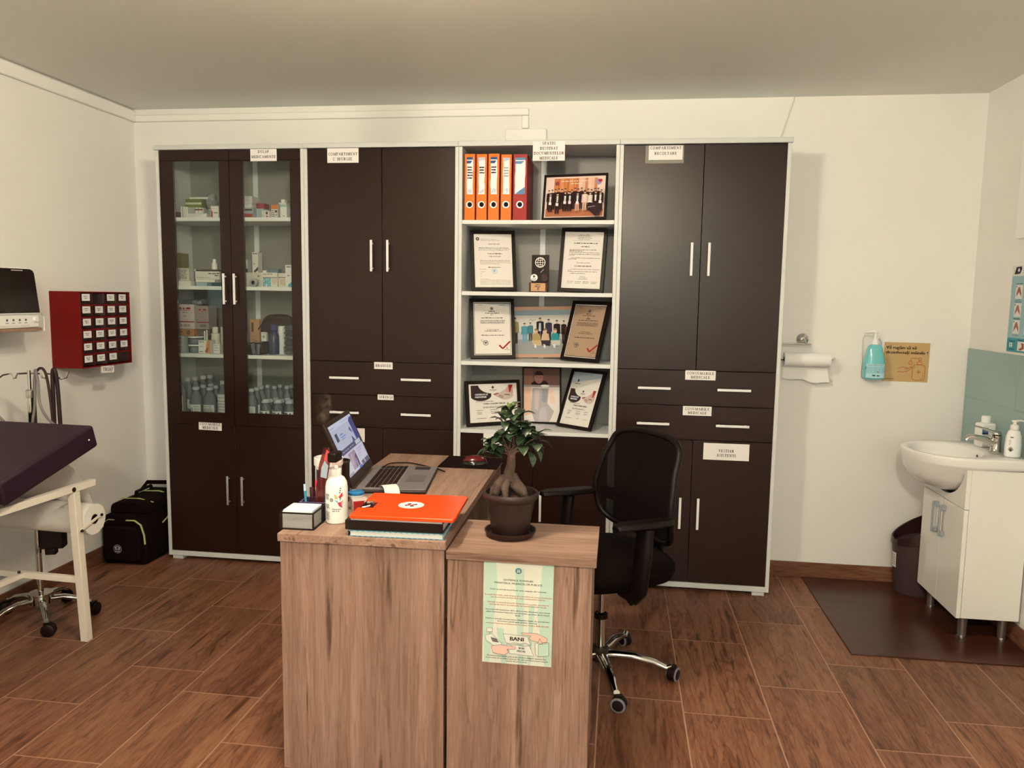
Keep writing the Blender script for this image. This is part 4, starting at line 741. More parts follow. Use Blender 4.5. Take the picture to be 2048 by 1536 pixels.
# bottom glazed shelf: infusion bottles
def infusion(x, y, lb, h=.19, r=.036, art=None, grp='infusion bottles behind the glass', lz=None):
    zz = h; return bottle('infusion_bottle', lb, x, y, S0, [(r * .92, .0005), (r, .006), (r, zz * .62), (r * .8, zz * .74), (r * .45, zz * .86), (r * .38, zz * .9)], [(r * .5, zz * .901), (r * .52, zz * .985), (r * .3, zz)], P(150, 150, 138), P(180, 178, 162), BOTTLEP, grp=grp, lab_=lz or (.015, zz * .46, r * 1.015, 1.0), sy=.75, art=art)
def nacl(a, r, z0, z1): a.text('NaCl', -r * .55, z0 + (z1 - z0) * .42, .028, P(40, 50, 54), 'CENTER', r * .7, .0008); [a.words(r * .0, r * .8, z0 + (z1 - z0) * v, .005, MID) for v in (.8, .6, .45, .3)]
def smallp(a, r, z0, z1): [a.words(-r * .7, r * .7, z0 + (z1 - z0) * v, .005, MID) for v in (.85, .7, .58, .46, .34, .22)]
infusion(.152, .065, 'infusion bottle whose label reads NaCl', .178, .038, nacl)
infusion(.231, .065, 'infusion bottle with a pale printed label right beside the one reading NaCl', .178, .037, smallp)
infusion(.306, .075, 'taller infusion bottle with a long label beside the door edge', .216, .034, smallp, lz=(.012, .14, .0345, 1.0))
infusion(.064, .055, 'tall infusion bottle in the front corner with a narrow label', .222, .034, smallp, lz=(.012, .13, .0345, .8))
for k, (x, y, h) in enumerate(((.078, .115, .222), (.089, .17, .222), (.104, .225, .222), (.118, .275, .222), (.16, .125, .182), (.172, .185, .182), (.232, .13, .18), (.24, .19, .18), (.306, .14, .2))):
    infusion(x, y, ('second', 'third', 'fourth', 'rearmost', None, None, None, None, None)[k] + ' infusion bottle in the tall row going back along the cupboard side' if k < 4 else ('infusion bottle directly behind the one reading NaCl', 'farther bottle behind the one reading NaCl', 'infusion bottle just behind the pale labelled one', 'farther bottle behind the pale labelled one', 'bottle behind the taller long labelled one')[k - 4], h, .03)
infusion(.474, .055, 'infusion bottle with a torn label in the corner behind the second glass door', .178, .033, smallp)
vial0 = None
for k, (x, y) in enumerate(((.473, .12), (.47, .185), (.475, .25), (.535, .21), (.54, .27), (.6, .23), (.605, .272))):
    infusion(x, y, ('first', 'middle', 'last')[k] + ' bottle behind the torn labelled one, along the side' if k < 3 else ('taller bottle in the middle of the back rows of vials', 'rear bottle in the middle of the back rows of vials', 'taller bottle at the far back of the vials', 'rearmost bottle against the cupboard back')[k - 3], .178, .026)
def vial(x, y, lb, h=.122, r=.029, art=None):
    return bottle('saline_vial', lb, x, y, S0, [(r * .93, .0005), (r, .005), (r, h * .66), (r * .72, h * .8), (r * .62, h * .84)], [(r * .8, h * .841), (r * .82, h * .9), (r * .68, h * .905), (r * .62, h)], P(128, 132, 124), P(180, 178, 164), BOTTLEP, grp='small saline vials', lab_=(.02, h * .5, r * 1.015, 1.0), art=art)
def vl(a, r, z0, z1): a.words(-r * .6, 0, z0 + (z1 - z0) * .72, .007, DARK); a.words(-r * .7, r * .2, z0 + (z1 - z0) * .5, .005, MID); a.rect(r * .35, z0 + (z1 - z0) * .45, r * .6, z0 + (z1 - z0) * .85, P(70, 60, 54))
vial(.555, .06, 'front small vial nearest the torn labelled bottle', art=vl); vial(.624, .06, 'front small vial in the middle of three', art=vl); vial(.69, .06, 'front small vial at the outer end of three', art=vl)
W_ = ('first', 'second', 'third')
for r_, y in enumerate((.115, .165)):
    for k in range(3): vial(.552 + k * .066 + r_ * .012, y, '%s small vial in the %s row behind the front three' % (W_[k], ('next', 'rear')[r_]), .118, .024)
GL['J'] = (.5, [([(.3, .95), (.3, .25)], TK), (arc(.16, .22, .14, .2, 0, -170), .1), ([(.12, .96), (.48, .96)], TN)])
# ================================================================== left wall
t = thing('drawer_organizer', 'red wall-mounted organizer with rows of small clear drawers', 'organizer', (XL + .0006, -.21, 1.083), PI / 2)
RB = P(104, 1, 1); b = B(RB)
b.box(-.195, -.162, 0, -.188, 0, .376); b.box(.188, -.162, 0, .195, 0, .376); b.box(-.188, -.162, 0, .188, 0, .006); b.box(-.188, -.162, .370, .188, 0, .376); b.box(-.188, -.006, .006, .188, 0, .370)
cw, rh = .376 / 4, .364 / 6
for k in range(1, 4): b.box(-.188 + k * cw - .002, -.155, .006, -.188 + k * cw + .002, -.006, .37)
for k in range(1, 6): b.box(-.188, -.158, .006 + k * rh - .004, .188, -.006, .006 + k * rh + .004)
b.build('case', SATIN, t, bev=.001)
for r_ in range(6):
    for k in range(4):
        x0, z0 = -.188 + k * cw + .004, .006 + (5 - r_) * rh + .005
        x1, z1 = x0 + cw - .008, z0 + rh - .010
        b = B(P(80, 52, 46)); b.box(x0, -.156, z0, x1, -.153, z1); b.box(x0, -.153, z0, x0 + .0015, -.02, z1 - .006); b.box(x1 - .0015, -.153, z0, x1, -.02, z1 - .006); b.box(x0, -.153, z0, x1, -.02, z0 + .0015)
        b.box(x0 + .02, -.166, z0 + .003, x1 - .02, -.1562, z0 + .006)
        d = b.build('drawer', CLEARP, t, smooth=False)
        rg = random.Random(r_ * 4 + k); b = B(P(90 + rg.randint(-30, 50), 56, 48))
        b.box(x0 + .008, -.14, z0 + .0018, x1 - .008, -.05, z0 + rg.uniform(.012, .028)); b.build('contents', MATTE, d)
        if (r_, k) not in ((0, 1), (5, 3)):
            a = Art(-.1575); a.rect(x0 + .012, z0 + .016, x1 - .016, z1 - .001, P(226, 212, 186)); a.layer(); xm = (x0 + x1) / 2
            a.words(xm - .018, xm + .012, z0 + .036, .005, DARK); a.words(xm - .012, xm + .008, z0 + .028, .005, DARK); a.build('drawer_label', PRINT, d, smooth=False)
t = thing('paper_label', 'small white paper tag reading TRIAJ hanging under the red organizer', 'sign', (-.158, -.229, 1.066), PI / 2); t.rotation_euler = (0, .06, PI / 2)
b = B(PAPER); b.box(-.05, -.0008, -.018, .05, 0, .0165); b.build('paper', PRINT, t); a = Art(-.0011); a.serif('TRIAJ', 0, -.009, .018, INK, .075); a.build('writing', PRINT, t, smooth=False)
# monitor on its little shelf
t = thing('wall_shelf', 'small wooden wall shelf on white wire brackets carrying the monitor', 'shelf', (XL + .0006, -.95, 1.283), PI / 2)
b = B((1, .96, .9)); b.box(-.26, -.2, 0, .245, -.002, .013); b.build('board', OAK_X, t, bev=.001)
for x in (-.255, .25):
    b = B(P(226, 212, 184)); b.tube([(x, -.002, .075), (x, -.195, .075), (x, -.206, .06), (x, -.206, -.002), (x, -.19, -.006), (x, -.002, -.006)], .003, 8); b.build('wire_bracket', SATIN, t)
b = B(STEEL); b.lathe([(.004, -.02), (.004, -.001)], .02, -.1, 0, 10); b.build('hook', CHROME, t)
t = thing('patient_monitor', 'white medical monitor with a dark glossy screen on the wooden wall shelf', 'monitor', (XL + .0006, -.955, 1.2965), PI / 2)
b = B(P(230, 216, 188)); b.box(-.25, -.195, .0, .240, -.02, .058); b.build('base_unit', SATIN, t, bev=.006)
b = B(P(214, 198, 170)); b.box(-.25, -.2, .001, .18, -.1955, .014); b.build('paper_slot', SATIN, t, bev=.003)
b = B(P(232, 218, 190)); b.loft([[(-.26, -.196 + d, .0585), (.2455, -.196 + d, .0585), (.2455, -.178 + d, .24), (.22, -.176 + d, .262), (-.26, -.176 + d, .262)] for d in (0, .04)]); b.build('housing', SATIN, t, bev=.004)
b = B(BLACK); b.loft([[(-.258, -.1975 + d, .066), (.243, -.1975 + d, .066), (.240, -.1805 + d, .238), (.234, -.1788 + d, .25), (.218, -.178 + d, .256), (-.258, -.178 + d, .256)] for d in (0, .001)]); sc = b.build('screen', GLOSS, t)
b = B(P(150, 134, 118)); b.box(.11, -.1803, .246, .175, -.1795, .251); b.build('screen_marking', SATIN, sc); b = B(P(150, 134, 118)); b.box(-.10, -.1803, .246, -.045, -.1795, .253); b.build('screen_marking', SATIN, sc)
for k in range(4):
    b = B(P(90, 76, 66)); x = .055 + k * .035; b.lathe([(.005, -.1962), (.005, -.1945)], x, 0, .036, 12, axis='y'); b.box(x - .008, -.1957, .022, x + .008, -.1945, .0245); b.build('button', SATIN, t)
b = B(P(236, 220, 196)); b.lathe([(.010, -.207), (.012, -.203), (.012, -.194)], .213, 0, .036, 20, axis='y'); b.build('knob', SATIN, t)

# ================================================================== examination couch
t = thing('examination_couch', 'examination couch with a raised navy headrest on a cream metal frame', 'couch', (.265, -1.06, 0), -.052)
FC = P(228, 208, 172)
b = B(FC); b.box(-.012, -1.3, .655, .014, .107, .683); b.box(-.534, -1.3, .655, -.508, .107, .683); b.box(-.508, -1.3, .657, -.012, -1.27, .681); b.box(-.508, -.42, .657, -.012, -.395, .681); b.build('rail_frame', SATIN, t, bev=.002)
b = B((.09, .05, .04)); b.lathe([(.009, 0), (.010, .003), (.007, .005)], .0145, -.02, .668, 14, axis='x'); b.build('bolt', METAL, t)
for x in (-.521, 0):
    for y, dy in ((-.005, .06), (-1.2, -.05)):
        b = B(FC); b.loft([[(x - .02 * 0 + sx * .0165 - (.022 if x == 0 else -.022) * k, y + dy * k + sy * .0165, z) for sx, sy in ((-1, -1), (1, -1), (1, 1), (-1, 1))] for k, z in ((1, .0), (0, .6545))]); b.build('leg', SATIN, t, bev=.002)
for y in (.028, -1.23):
    b = B(FC); b.box(-.508, y - .012, .262, -.028, y + .012, .287); b.build('cross_bar', SATIN, t, bev=.002)
b = B(FC); b.box(-.30, -1.218, .264, -.275, .0155, .286); b.build('long_bar', SATIN, t, bev=.002)
b = B((.1, .06, .05)); b.lathe([(.006, .2875), (.006, .296)], -.287, .005, 0, 10); b.build('bolt', METAL, t)
NAVY = P(40, 20, 27)
ca, sa = math.cos(.262), math.sin(.262); hy, hz = -.385, .700
def cush(y0, z0, ang, L, T, name):
    c_, s_ = math.cos(ang), math.sin(ang); b = B(NAVY)
    b.loft([[(x, y0 + c_ * l - s_ * h, z0 + s_ * l + c_ * h) for l, h in ((0, 0), (L, 0), (L, T), (0, T))] for x in (-.55, .052)]); return b.build(name, LEATHER, t, bev=.012, seg=3)
cush(hy, hz - .004, .275, .49, .095, 'headrest'); cush(-1.31, .6845, 0, .90, .09, 'mattress')
b = B((.8, .75, .65)); b.ball(.0525, .03, .862, .006); b.build('stud', CHROME, t)
b = B(FC); b.loft([[(x, y + dy, z + dz) for dy, dz in ((-.0, -.011), (0, .011))] for x, y, z in ((.018, .0, .500), (.018, .125, .534))] if False else [[(.0175 + d, .0, .484), (.0175 + d, .125, .522), (.0175 + d, .125, .534), (.0175 + d, .0, .498)] for d in (0, .003)]); b.build('roll_bracket', SATIN, t, bev=.001)
for y, z in ((.004, .491), (.12, .527)):
    b = B((.08, .05, .04)); b.lathe([(.006, .0208), (.006, .026)], 0, y, z, 12, axis='x'); b.build('bolt', METAL, t)
t2 = thing('paper_roll', 'white roll of couch paper hanging under the raised headrest', 'paper roll', (.265, -1.06, 0), -.052)
b = B(P(226, 208, 178)); b.lathe([(.021, -.48), (.064, -.48), (.064, .012), (.021, .012)], 0, .092, .515, 40, axis='x', cap=False); b.build('roll', MATTE, t2)
b = B(P(60, 36, 26)); b.lathe([(.018, -.48), (.0205, -.48), (.0205, .0125), (.018, .0125)], 0, .092, .515, 24, axis='x', cap=False); b.build('core', MATTE, t2)
b = B(P(232, 214, 184)); P_ = [(.156, .515), (.151, .56), (.125, .62), (.092, .68), (.05, .735), (.0, .775)]
for (y0, z0), (y1, z1) in zip(P_, P_[1:]): b.poly([(-.46, y0, z0), (-.04, y0, z0), (-.04, y1, z1), (-.46, y1, z1)])
b.build('loose_sheet', MATTE, t2)
# drip stand with cables
t = thing('drip_stand', 'chrome drip stand on castors standing behind the couch headrest', 'stand', (-.085, -.85, 0), .35)
def star(t, n, R, hz, foot, mat, c, ang0, tr=.014, caster_c=BLACK, ring=None):
    for k in range(n):
        a = ang0 + 2 * PI * k / n; ca, sa = math.cos(a), math.sin(a)
        b = B(c); b.tube([(ca * r, sa * r, z) for r, z in ((.03, hz), (R * .45, hz + .002), (R * .75, hz - .012), (R * .93, hz - .032), (R, foot + .004))], [tr * 1.25, tr * 1.15, tr, tr * .85, tr * .7], 12, flat=.8); lg = b.build('leg', mat, t)
        px, py = ca * (R + .004), sa * (R + .004); w_ = a + 1.1; ux, uy = math.cos(w_), math.sin(w_); r_ = (foot - .006) / 2
        b = B(caster_c)
        for sgn in (-1, 1):
            b.m = Matrix.Translation((px + ux * .008, py + uy * .008, r_ + .0005)) @ Matrix.Rotation(w_ + PI / 2, 4, 'Z'); b.lathe([(r_ * .8, sgn * .003), (r_, sgn * .005), (r_, sgn * .016), (r_ * .8, sgn * .019)], 0, 0, 0, 20, axis='x')
        b.m = Matrix.Translation((px, py, 0)) @ Matrix.Rotation(w_, 4, 'Z'); b.box(-.010, -.008, r_ * 1.2, .02, .008, foot); cs = b.build('caster', SATIN, lg, bev=.001)
        if ring:
            b = B(ring)
            for sgn in (-1, 1):
                b.m = Matrix.Translation((px + ux * .008, py + uy * .008, r_ + .0005)) @ Matrix.Rotation(w_ + PI / 2, 4, 'Z'); b.lathe([(r_ * .74, sgn * .0192), (r_ * .74, sgn * .0205), (r_ * .99, sgn * .0175), (r_ * .99, sgn * .016)], 0, 0, 0, 24, axis='x', cap=False)
            b.build('tyre', SATIN, cs)
CH = (.60, .59, .56)
b = B(CH); b.lathe([(.03, .075), (.045, .08), (.045, .118), (.05, .122), (.05, .128), (.02, .135)], seg=28); b.build('hub', CHROME, t)
star(t, 5, .20, .098, .062, CHROME, CH, .1, .013)
b = B(CH); b.lathe([(.0125, .135), (.0125, 1.03)], seg=16); b.build('pole', CHROME, t)
b = B(CH); b.lathe([(.016, 1.0), (.017, 1.005), (.017, 1.03), (.011, 1.035)], seg=16); b.build('clamp', METAL, t); b = B(CH); b.lathe([(.0075, 1.035), (.0075, 1.118)], seg=12); b.build('extension', CHROME, t)
for s_ in (-1, 1):
    b = B(CH); b.tube([(s_ * q, 0, z) for q, z in ((.006, 1.105), (.045, 1.103), (.052, 1.085), (.062, 1.082), (.07, 1.104), (.1, 1.098), (.125, 1.078), (.145, 1.085), (.155, 1.11))], .004, 8); b.build('hook', CHROME, t)
b = B(BLACK); b.box(.014, -.03, .33, .11, .03, .43); b.box(.03, -.02, .30, .075, .02, .33); b.build('clamp_box', SATIN, t, bev=.006)
def cable(pts, r, c, label, mat=SATIN, grp=None):
    # smooth curve through the points
    Pn = [Vector(p) for p in pts]; out = []
    for i in range(len(Pn) - 1):
        p0, p1, p2, p3 = Pn[max(i - 1, 0)], Pn[i], Pn[i + 1], Pn[min(i + 2, len(Pn) - 1)]
        for k in range(6):
            u = k / 6; out.append(.5 * ((2 * p1) + (p2 - p0) * u + (2 * p0 - 5 * p1 + 4 * p2 - p3) * u * u + (3 * p1 - p0 - 3 * p2 + p3) * u ** 3))
    out.append(Pn[-1]); b = B(c); b.tube(out, r, 8); return tag(b.build('cable', mat, sharp=60), label, 'cable', grp)
cable([(-.19, -.86, .72), (-.10, -.868, .8), (-.055, -.866, .95), (-.045, -.865, 1.10), (-.035, -.87, 1.118), (-.025, -.872, 1.06), (-.02, -.875, .98), (.015, -.88, .92), (.06, -.882, .88), (.09, -.885, .83), (.095, -.88, .74)], .0055, P(120, 108, 92), 'grey cable looped over the drip stand hook and curving down behind the headrest')
cable([(-.27, -.89, .98), (-.22, -.895, .94), (-.16, -.898, .88), (-.13, -.896, .82), (-.12, -.895, .72)], .0055, P(130, 118, 100), 'grey cable slanting down to the pole from beside the wall')
cable([(-.005, -.82, .72), (.0, -.82, .9), (.004, -.823, 1.08), (.014, -.826, 1.122), (.024, -.823, 1.08), (.028, -.82, .9), (.032, -.82, .72)], .0085, P(44, 28, 25), 'thick black cable doubled over the end hook of the drip stand')
cable([(.012, -.845, .72), (.010, -.842, .9), (-.004, -.842, 1.07), (-.02, -.846, 1.125), (-.045, -.85, 1.118), (-.06, -.852, 1.07), (-.062, -.852, .9), (-.062, -.85, .72)], .0055, P(50, 34, 28), 'thin black cable looping from the pole to the end hook')

# ================================================================== black medical bag
t = thing('medical_bag', 'black medical bag with yellow green piping, squeezed beside the glazed cupboard', 'bag', (-.172, -.135, 0), 0)
BK = (.006, .002, .0018); b = B(BK)
b.loft([[(x * k + dx, y, z) for x, z in ((-.12, .004), (.12, .004), (.135, .03), (.135, .20), (.115, .268), (-.115, .268), (-.135, .20), (-.135, .03))] for y, k, dx in ((.0, .93, 0), (.02, 1.0, 0), (.40, 1.0, 0), (.425, .95, 0))]); b.build('body', CLOTH, t, bev=.012, seg=3)
b = B(BK); b.loft([[(x * k, y, z) for x, z in ((-.118, .2685), (.118, .2685), (.112, .31), (.07, .33), (-.07, .33), (-.112, .31))] for y, k in ((.045, .9), (.07, 1), (.38, 1), (.40, .9))]); b.build('lid', CLOTH, t, bev=.01, seg=3)
b = B((.007, .0025, .002)); b.loft([[(x * k, y, z) for x, z in ((-.095, .03), (.095, .03), (.105, .05), (.1, .17), (.08, .215), (-.08, .215), (-.1, .17), (-.105, .05))] for y, k in ((-.028, .92), (-.018, 1), (.002, 1))]); pk = b.build('front_pocket', CLOTH, t, bev=.006)
YG = P(178, 180, 104)
b = B(YG); b.tube([(.02, -.004, .246), (.07, -.006, .248), (.105, -.006, .225), (.119, -.002, .17), (.122, -.001, .12)], .0075, 6, flat=.5); b.build('piping', SATIN, t); b = B(YG); b.tube([(-.05, -.004, .246), (-.085, -.005, .246), (-.112, -.004, .228), (-.12, -.001, .2)], .004, 6, flat=.5); b.build('piping', SATIN, t)
b = B(YG); b.tube([(-.09, .12, .331), (.02, .12, .334), (.1, .12, .318)], .006, 6, flat=.4); b.build('piping', SATIN, t); b = B(YG); b.tube([(-.09, .29, .331), (.03, .29, .335), (.106, .29, .315)], .008, 6, flat=.4); b.build('piping', SATIN, t); b = B(YG); b.tube([(.137, .14, .2), (.137, .24, .235), (.136, .33, .25)], .005, 6, flat=.5); b.build('piping', SATIN, t)
b = B(BK); b.tube([(-.03, .16, .33), (-.03, .17, .358), (-.03, .3, .362), (-.03, .31, .33)], .012, 8, flat=.6); b.build('handle', CLOTH, t)
b = B(BK); b.tube([(-.09, .3, .33), (-.07, .33, .372), (.06, .33, .378), (.10, .3, .33)], .014, 8, flat=.7); b.build('handle', CLOTH, t)
a = Art(-.0288); a.disc(-.02, .095, .024, P(150, 138, 122)); a.layer(); a.disc(-.02, .095, .021, P(60, 46, 42)); a.layer(); a.pg([(-.036, .105), (-.02, .112), (-.004, .105), (-.008, .09), (-.032, .09)], P(206, 196, 176)); a.layer()
for k in range(3): q = k * PI / 3; a.line([(-.02 - .011 * math.sin(q), .1 - .011 * math.cos(q)), (-.02 + .011 * math.sin(q), .1 + .011 * math.cos(q))], .004, P(60, 46, 42))
a.words(-.034, -.006, .08, .006, P(200, 190, 170)); a.build('emblem', PRINT, pk, smooth=False)

# ================================================================== desk and its side cabinet
OW = (1, 1, 1)
dk = thing('desk', 'light oak desk holding the laptop, its narrow end turned to the room', 'desk', (1.4341, -1.7213, 0), .0139); DW, DL = .5117, 1.219
b = B(OW); b.box(0, 0, .7255, DW, DL, .750); b.build('tabletop', OAK_Y, dk, bev=.001)
for y in (.010, DL - .03): b = B(OW); b.box(.004, y, .0005, DW - .006, y + .022, .725); b.build('end_panel', OAK_V, dk, bev=.001)
b = B(OW); b.box(.05, .0325, .25, .068, DL - .0305, .725); b.build('modesty_panel', OAK_V, dk)
sc_ = thing('side_cabinet', 'low oak side cabinet carrying the potted bonsai, set against the desk end', 'cabinet', (1.9475, -1.716, 0), 0); SW, SDp = .4355, .33
b = B(OW); b.box(0, 0, .700, SW, SDp, .7245); b.build('top', OAK_X, sc_, bev=.001)
b = B(OW); b.box(.002, .012, .0005, SW - .012, .030, .6995); b.build('front_panel', OAK_V, sc_, bev=.001)
b = B(OW); b.box(.002, SDp - .022, .0005, SW - .012, SDp - .004, .6995); b.build('back_panel', OAK_V, sc_, bev=.001)
b = B(OW); b.box(SW - .03, .0305, .0005, SW - .013, SDp - .0225, .6995); b.build('side_panel', OAK_V, sc_, bev=.001)
b = B(OW); b.box(.002, .0305, .0005, .02, SDp - .0225, .6995); b.build('side_panel', OAK_V, sc_, bev=.001)

# ministry poster on the side cabinet
t = thing('poster', 'pale green printed notice about fiscal receipts stuck on the oak side cabinet', 'poster', (2.158, -1.7046, .3915), 0); t.rotation_euler = (0, .006, 0)
pw, ph = .204, .306; b = B(P(216, 206, 170)); b.box(-pw / 2, -.001, 0, pw / 2, 0, ph); b.build('sheet', PRINT, t)
a = Art(-.0011); GR = P(184, 198, 162); fx, fz = U(-pw / 2, pw / 2, 0, ph)
for q in (((0, 1), (.18, 1), (.2, .75), (.1, 0), (.02, 0)), ((.45, .95), (.58, .95), (.6, .0), (.52, 0)), ((.84, 1), (1, 1), (1, .0), (.9, 0), (.78, .5)), ((.2, .35), (.3, .35), (.36, 0), (.28, 0)), ((.66, .6), (.74, .6), (.7, 0), (.66, 0)), ((0, .6), (.06, .6), (.1, .3), (0, .25))): a.pg([(fx(u), fz(v)) for u, v in q], GR)
a.layer(); a.disc(0, fz(.925), .0088, P(84, 130, 130)); a.layer(); a.ring(0, fz(.925), .0088, .0012, P(50, 90, 92)); a.pg([(-.003, fz(.945)), (-.001, fz(.915)), (-.004, fz(.905))], P(226, 226, 206)); a.pg([(.003, fz(.945)), (.001, fz(.915)), (.004, fz(.905))], P(226, 226, 206)); a.pg([(-.001, fz(.94)), (.001, fz(.94)), (.0012, fz(.91)), (-.0012, fz(.91))], P(190, 120, 96))
IK = P(60, 56, 50); RD = P(176, 88, 58)
for s_, v, w_, c in (('GUVERNUL ROMÂNIEI', .822, .42, IK), ('MINISTERUL FINANȚELOR PUBLICE', .79, .68, IK), ('Dacă nu primiți bonul fiscal, aveți obligația să-l solicitați', .728, .8, IK), ('În cazul unui refuz, aveți dreptul de a beneficia de bunul achiziționat', .672, .96, RD), ('sau de serviciul prestat fără plata contravalorii acestuia', .65, .78, RD), ('Solicitați și păstrați bonurile fiscale pentru a putea participa la', .6, .88, RD), ('extragerile lunare și ocazionale ale loteriei bonurilor fiscale', .578, .82, RD), ('Este interzisă înmânarea către client a altui document, care atestă', .527, .92, IK), ('plata contravalorii bunurilor sau serviciilor prestate, decât bonul', .503, .9, IK), ('fiscal', .48, .07, IK), ('Pentru a semnala nerespectarea obligațiilor legale ale operatorilor', .437, .92, IK), ('economici, puteți apela gratuit, non-stop,', .415, .58, IK), ('serviciul Telverde al Ministerului Finanțelor Publice 0800.800.085', .39, .9, RD), ('Modelul a fost stabilit prin ordin, privind obligația operatorilor', .066, .86, IK), ('economici de a utiliza aparate de marcat electronice fiscale', .044, .9, IK), ('aparate electronice fiscale', .022, .3, IK)):
    a.text(s_, 0, fz(v), .0078 if v > .75 else .0056, c, 'CENTER', w_ * pw, .00012)
def outl(pts, fill):
    a.layer(); a.pg([(fx(u), fz(v)) for u, v in pts], fill); a.layer(); a.line([(fx(u), fz(v)) for u, v in pts + [pts[0]]], .0008, IK)
PK = P(226, 178, 146); PP = P(220, 210, 178)
outl([(.04, .27), (.13, .29), (.28, .2), (.26, .16), (.17, .17), (.05, .22)], PP); outl([(.06, .345), (.14, .35), (.14, .31), (.06, .305)], PP); outl([(.1, .29), (.105, .31)], PP); outl([(.12, .255), (.2, .245), (.235, .21), (.15, .215)], P(110, 96, 84))
outl([(.3, .3), (.65, .29), (.7, .205), (.62, .225), (.55, .21), (.47, .22), (.4, .205), (.34, .215)], PP); outl([(.35, .2), (.42, .19), (.5, .2), (.58, .19), (.68, .2), (.75, .1), (.4, .11)], PP)
outl([(.56, .325), (.78, .33), (.93, .29), (.93, .25), (.82, .24), (.72, .255), (.67, .275), (.7, .3), (.57, .305)], PK); outl([(.13, .17), (.25, .19), (.48, .18), (.48, .16), (.36, .15), (.38, .12), (.32, .09), (.16, .105)], PK)
outl([(.76, .23), (.96, .25), (.96, .12), (.81, .1), (.77, .12)], PP); outl([(.81, .225), (.96, .24), (.96, .12), (.81, .1)], GR); outl([(.8, .235), (.83, .285), (.87, .23)], P(222, 186, 146))
a.layer(); a.text('BANI', fx(.5), fz(.243), .017, INK, 'CENTER', .04, .0006); a.text('BON', fx(.57), fz(.165), .0085, INK, 'CENTER', .016, .0003); a.text('FISCAL', fx(.57), fz(.135), .0085, INK, 'CENTER', .025, .0003)
a.build('print', PRINT, t, smooth=False)

# laptop
lp = thing('laptop', 'open silver grey laptop on the oak desk, its screen lit', 'laptop', (1.476, -1.035, .7502), .12)
LG = P(112, 101, 90)
b = B(P(60, 48, 42)); b.box(.0, -.195, .004, .258, .195, .014); b.build('base', SATIN, lp, bev=.004)
b = B(LG); b.box(.004, -.194, .0142, .257, .194, .0185); b.build('palm_deck', SATIN, lp, bev=.002)
kb = B(P(150, 138, 122)); kb.box(.034, -.178, .0186, .143, .128, .0192); kb.box(.034, .136, .0186, .143, .182, .0192)
kb = kb.build('keyboard', SATIN, lp)
for r_ in range(6):
    b = B((.02, .009, .007))
    for k in range(15):
        w_ = .0185; b.box(.036 + r_ * .0178, -.176 + k * .0203, .0193, .036 + r_ * .0178 + .0152, -.176 + k * .0203 + w_, .0215)
    b.build('key_row', SATIN, kb)
b = B((.02, .009, .007))
for r_ in range(6):
    for k in range(2): b.box(.036 + r_ * .0178, .139 + k * .021, .0193, .036 + r_ * .0178 + .0152, .139 + k * .021 + .019, .0215)
b.build('number_pad', SATIN, kb)
b = B(P(96, 85, 75)); b.box(.165, -.08, .0186, .235, .03, .0190); b.build('touchpad', SATIN, lp)
b = B(P(52, 40, 36)); b.box(.172, .128, .0186, .232, .178, .0192); b.build('sticker', SATIN, lp)
tl = .42; cs_, sn_ = math.cos(tl), math.sin(tl)
b = B((.02, .010, .008)); lid = lambda h, d: (-.004 - sn_ * h - cs_ * d, .0185 + cs_ * h - sn_ * d)
b.loft([[(lid(h, d)[0], y, lid(h, d)[1]) for h, d in ((.002, 0), (.252, 0), (.252, .009), (.002, .009))] for y in (-.192, .192)]); b.build('lid', SATIN, lp, bev=.002)
sa_ = Art(0, .0002)
SB_ = P(205, 205, 215)
def srect(u0, v0, u1, v1, c): sa_.rect(u0 * .345 - .1725, .036 + v0 * .200, u1 * .345 - .1725, .036 + v1 * .200, c)
def spg(pts, c): sa_.pg([(u * .345 - .1725, .036 + v * .2) for u, v in pts], c)
L1, L2, L3 = (.42, .44, .55), (.5, .49, .58), (.055, .05, .13)
srect(0, 0, 1, 1, L2); sa_.layer(); srect(0, .5, 1, 1, L1); srect(0, .9, 1, 1, (.5, .53, .65)); sa_.layer()
srect(.02, .93, .2, .945, (.25, .27, .4)); srect(.5, .94, .95, .95, (.3, .33, .5)); srect(.1, .66, .2, .82, (.05, .05, .09)); srect(.28, .74, .42, .765, (.12, .2, .5)); srect(.28, .69, .5, .71, (.14, .22, .52)); srect(.28, .65, .44, .665, (.16, .22, .5))
spg([(.82, .9), (.9, .95), (1, .95), (1, .5), (.84, .5)], (.045, .05, .2)); spg([(.66, .5), (.7, .62), (.78, .5)], (.05, .05, .2)); spg([(.7, .74), (.76, .8), (.8, .64)], (.04, .05, .2)); sa_.line([(.02, .13), (.03, .15), (.028, .165)], .002, (.15, .2, .5))
srect(0, .4, 1, .5, L3); srect(.72, .41, .95, .49, (.5, .5, .55)); sa_.layer()
for u in (.12, .22, .32, .45, .55): srect(u, .44, u + .07, .455, (.4, .4, .5))
srect(.26, .05, .56, .37, (.30, .22, .30)); srect(.60, .12, .98, .38, (.52, .5, .6)); sa_.layer()
spg([(.4, .05), (.56, .05), (.56, .3), (.48, .26)], (.09, .035, .09)); spg([(.45, .05), (.47, .2), (.5, .22), (.48, .05)], (.5, .4, .5)); spg([(.3, .05), (.42, .3), (.36, .36), (.27, .2)], (.4, .32, .38)); sa_.disc(-.01, .065, .006, (.35, .4, .7))
for k in range(4): srect(.63, .33 - k * .05, .9 - k * .06, .342 - k * .05, (.22, .26, .48))
srect(.48, 0, .62, .04, (.02, .12, .55)); srect(.64, 0, .98, .09, (.09, .085, .15)); srect(.76, .02, .8, .08, (.5, .48, .52)); srect(.0, .0, .2, .05, (.3, .24, .3))
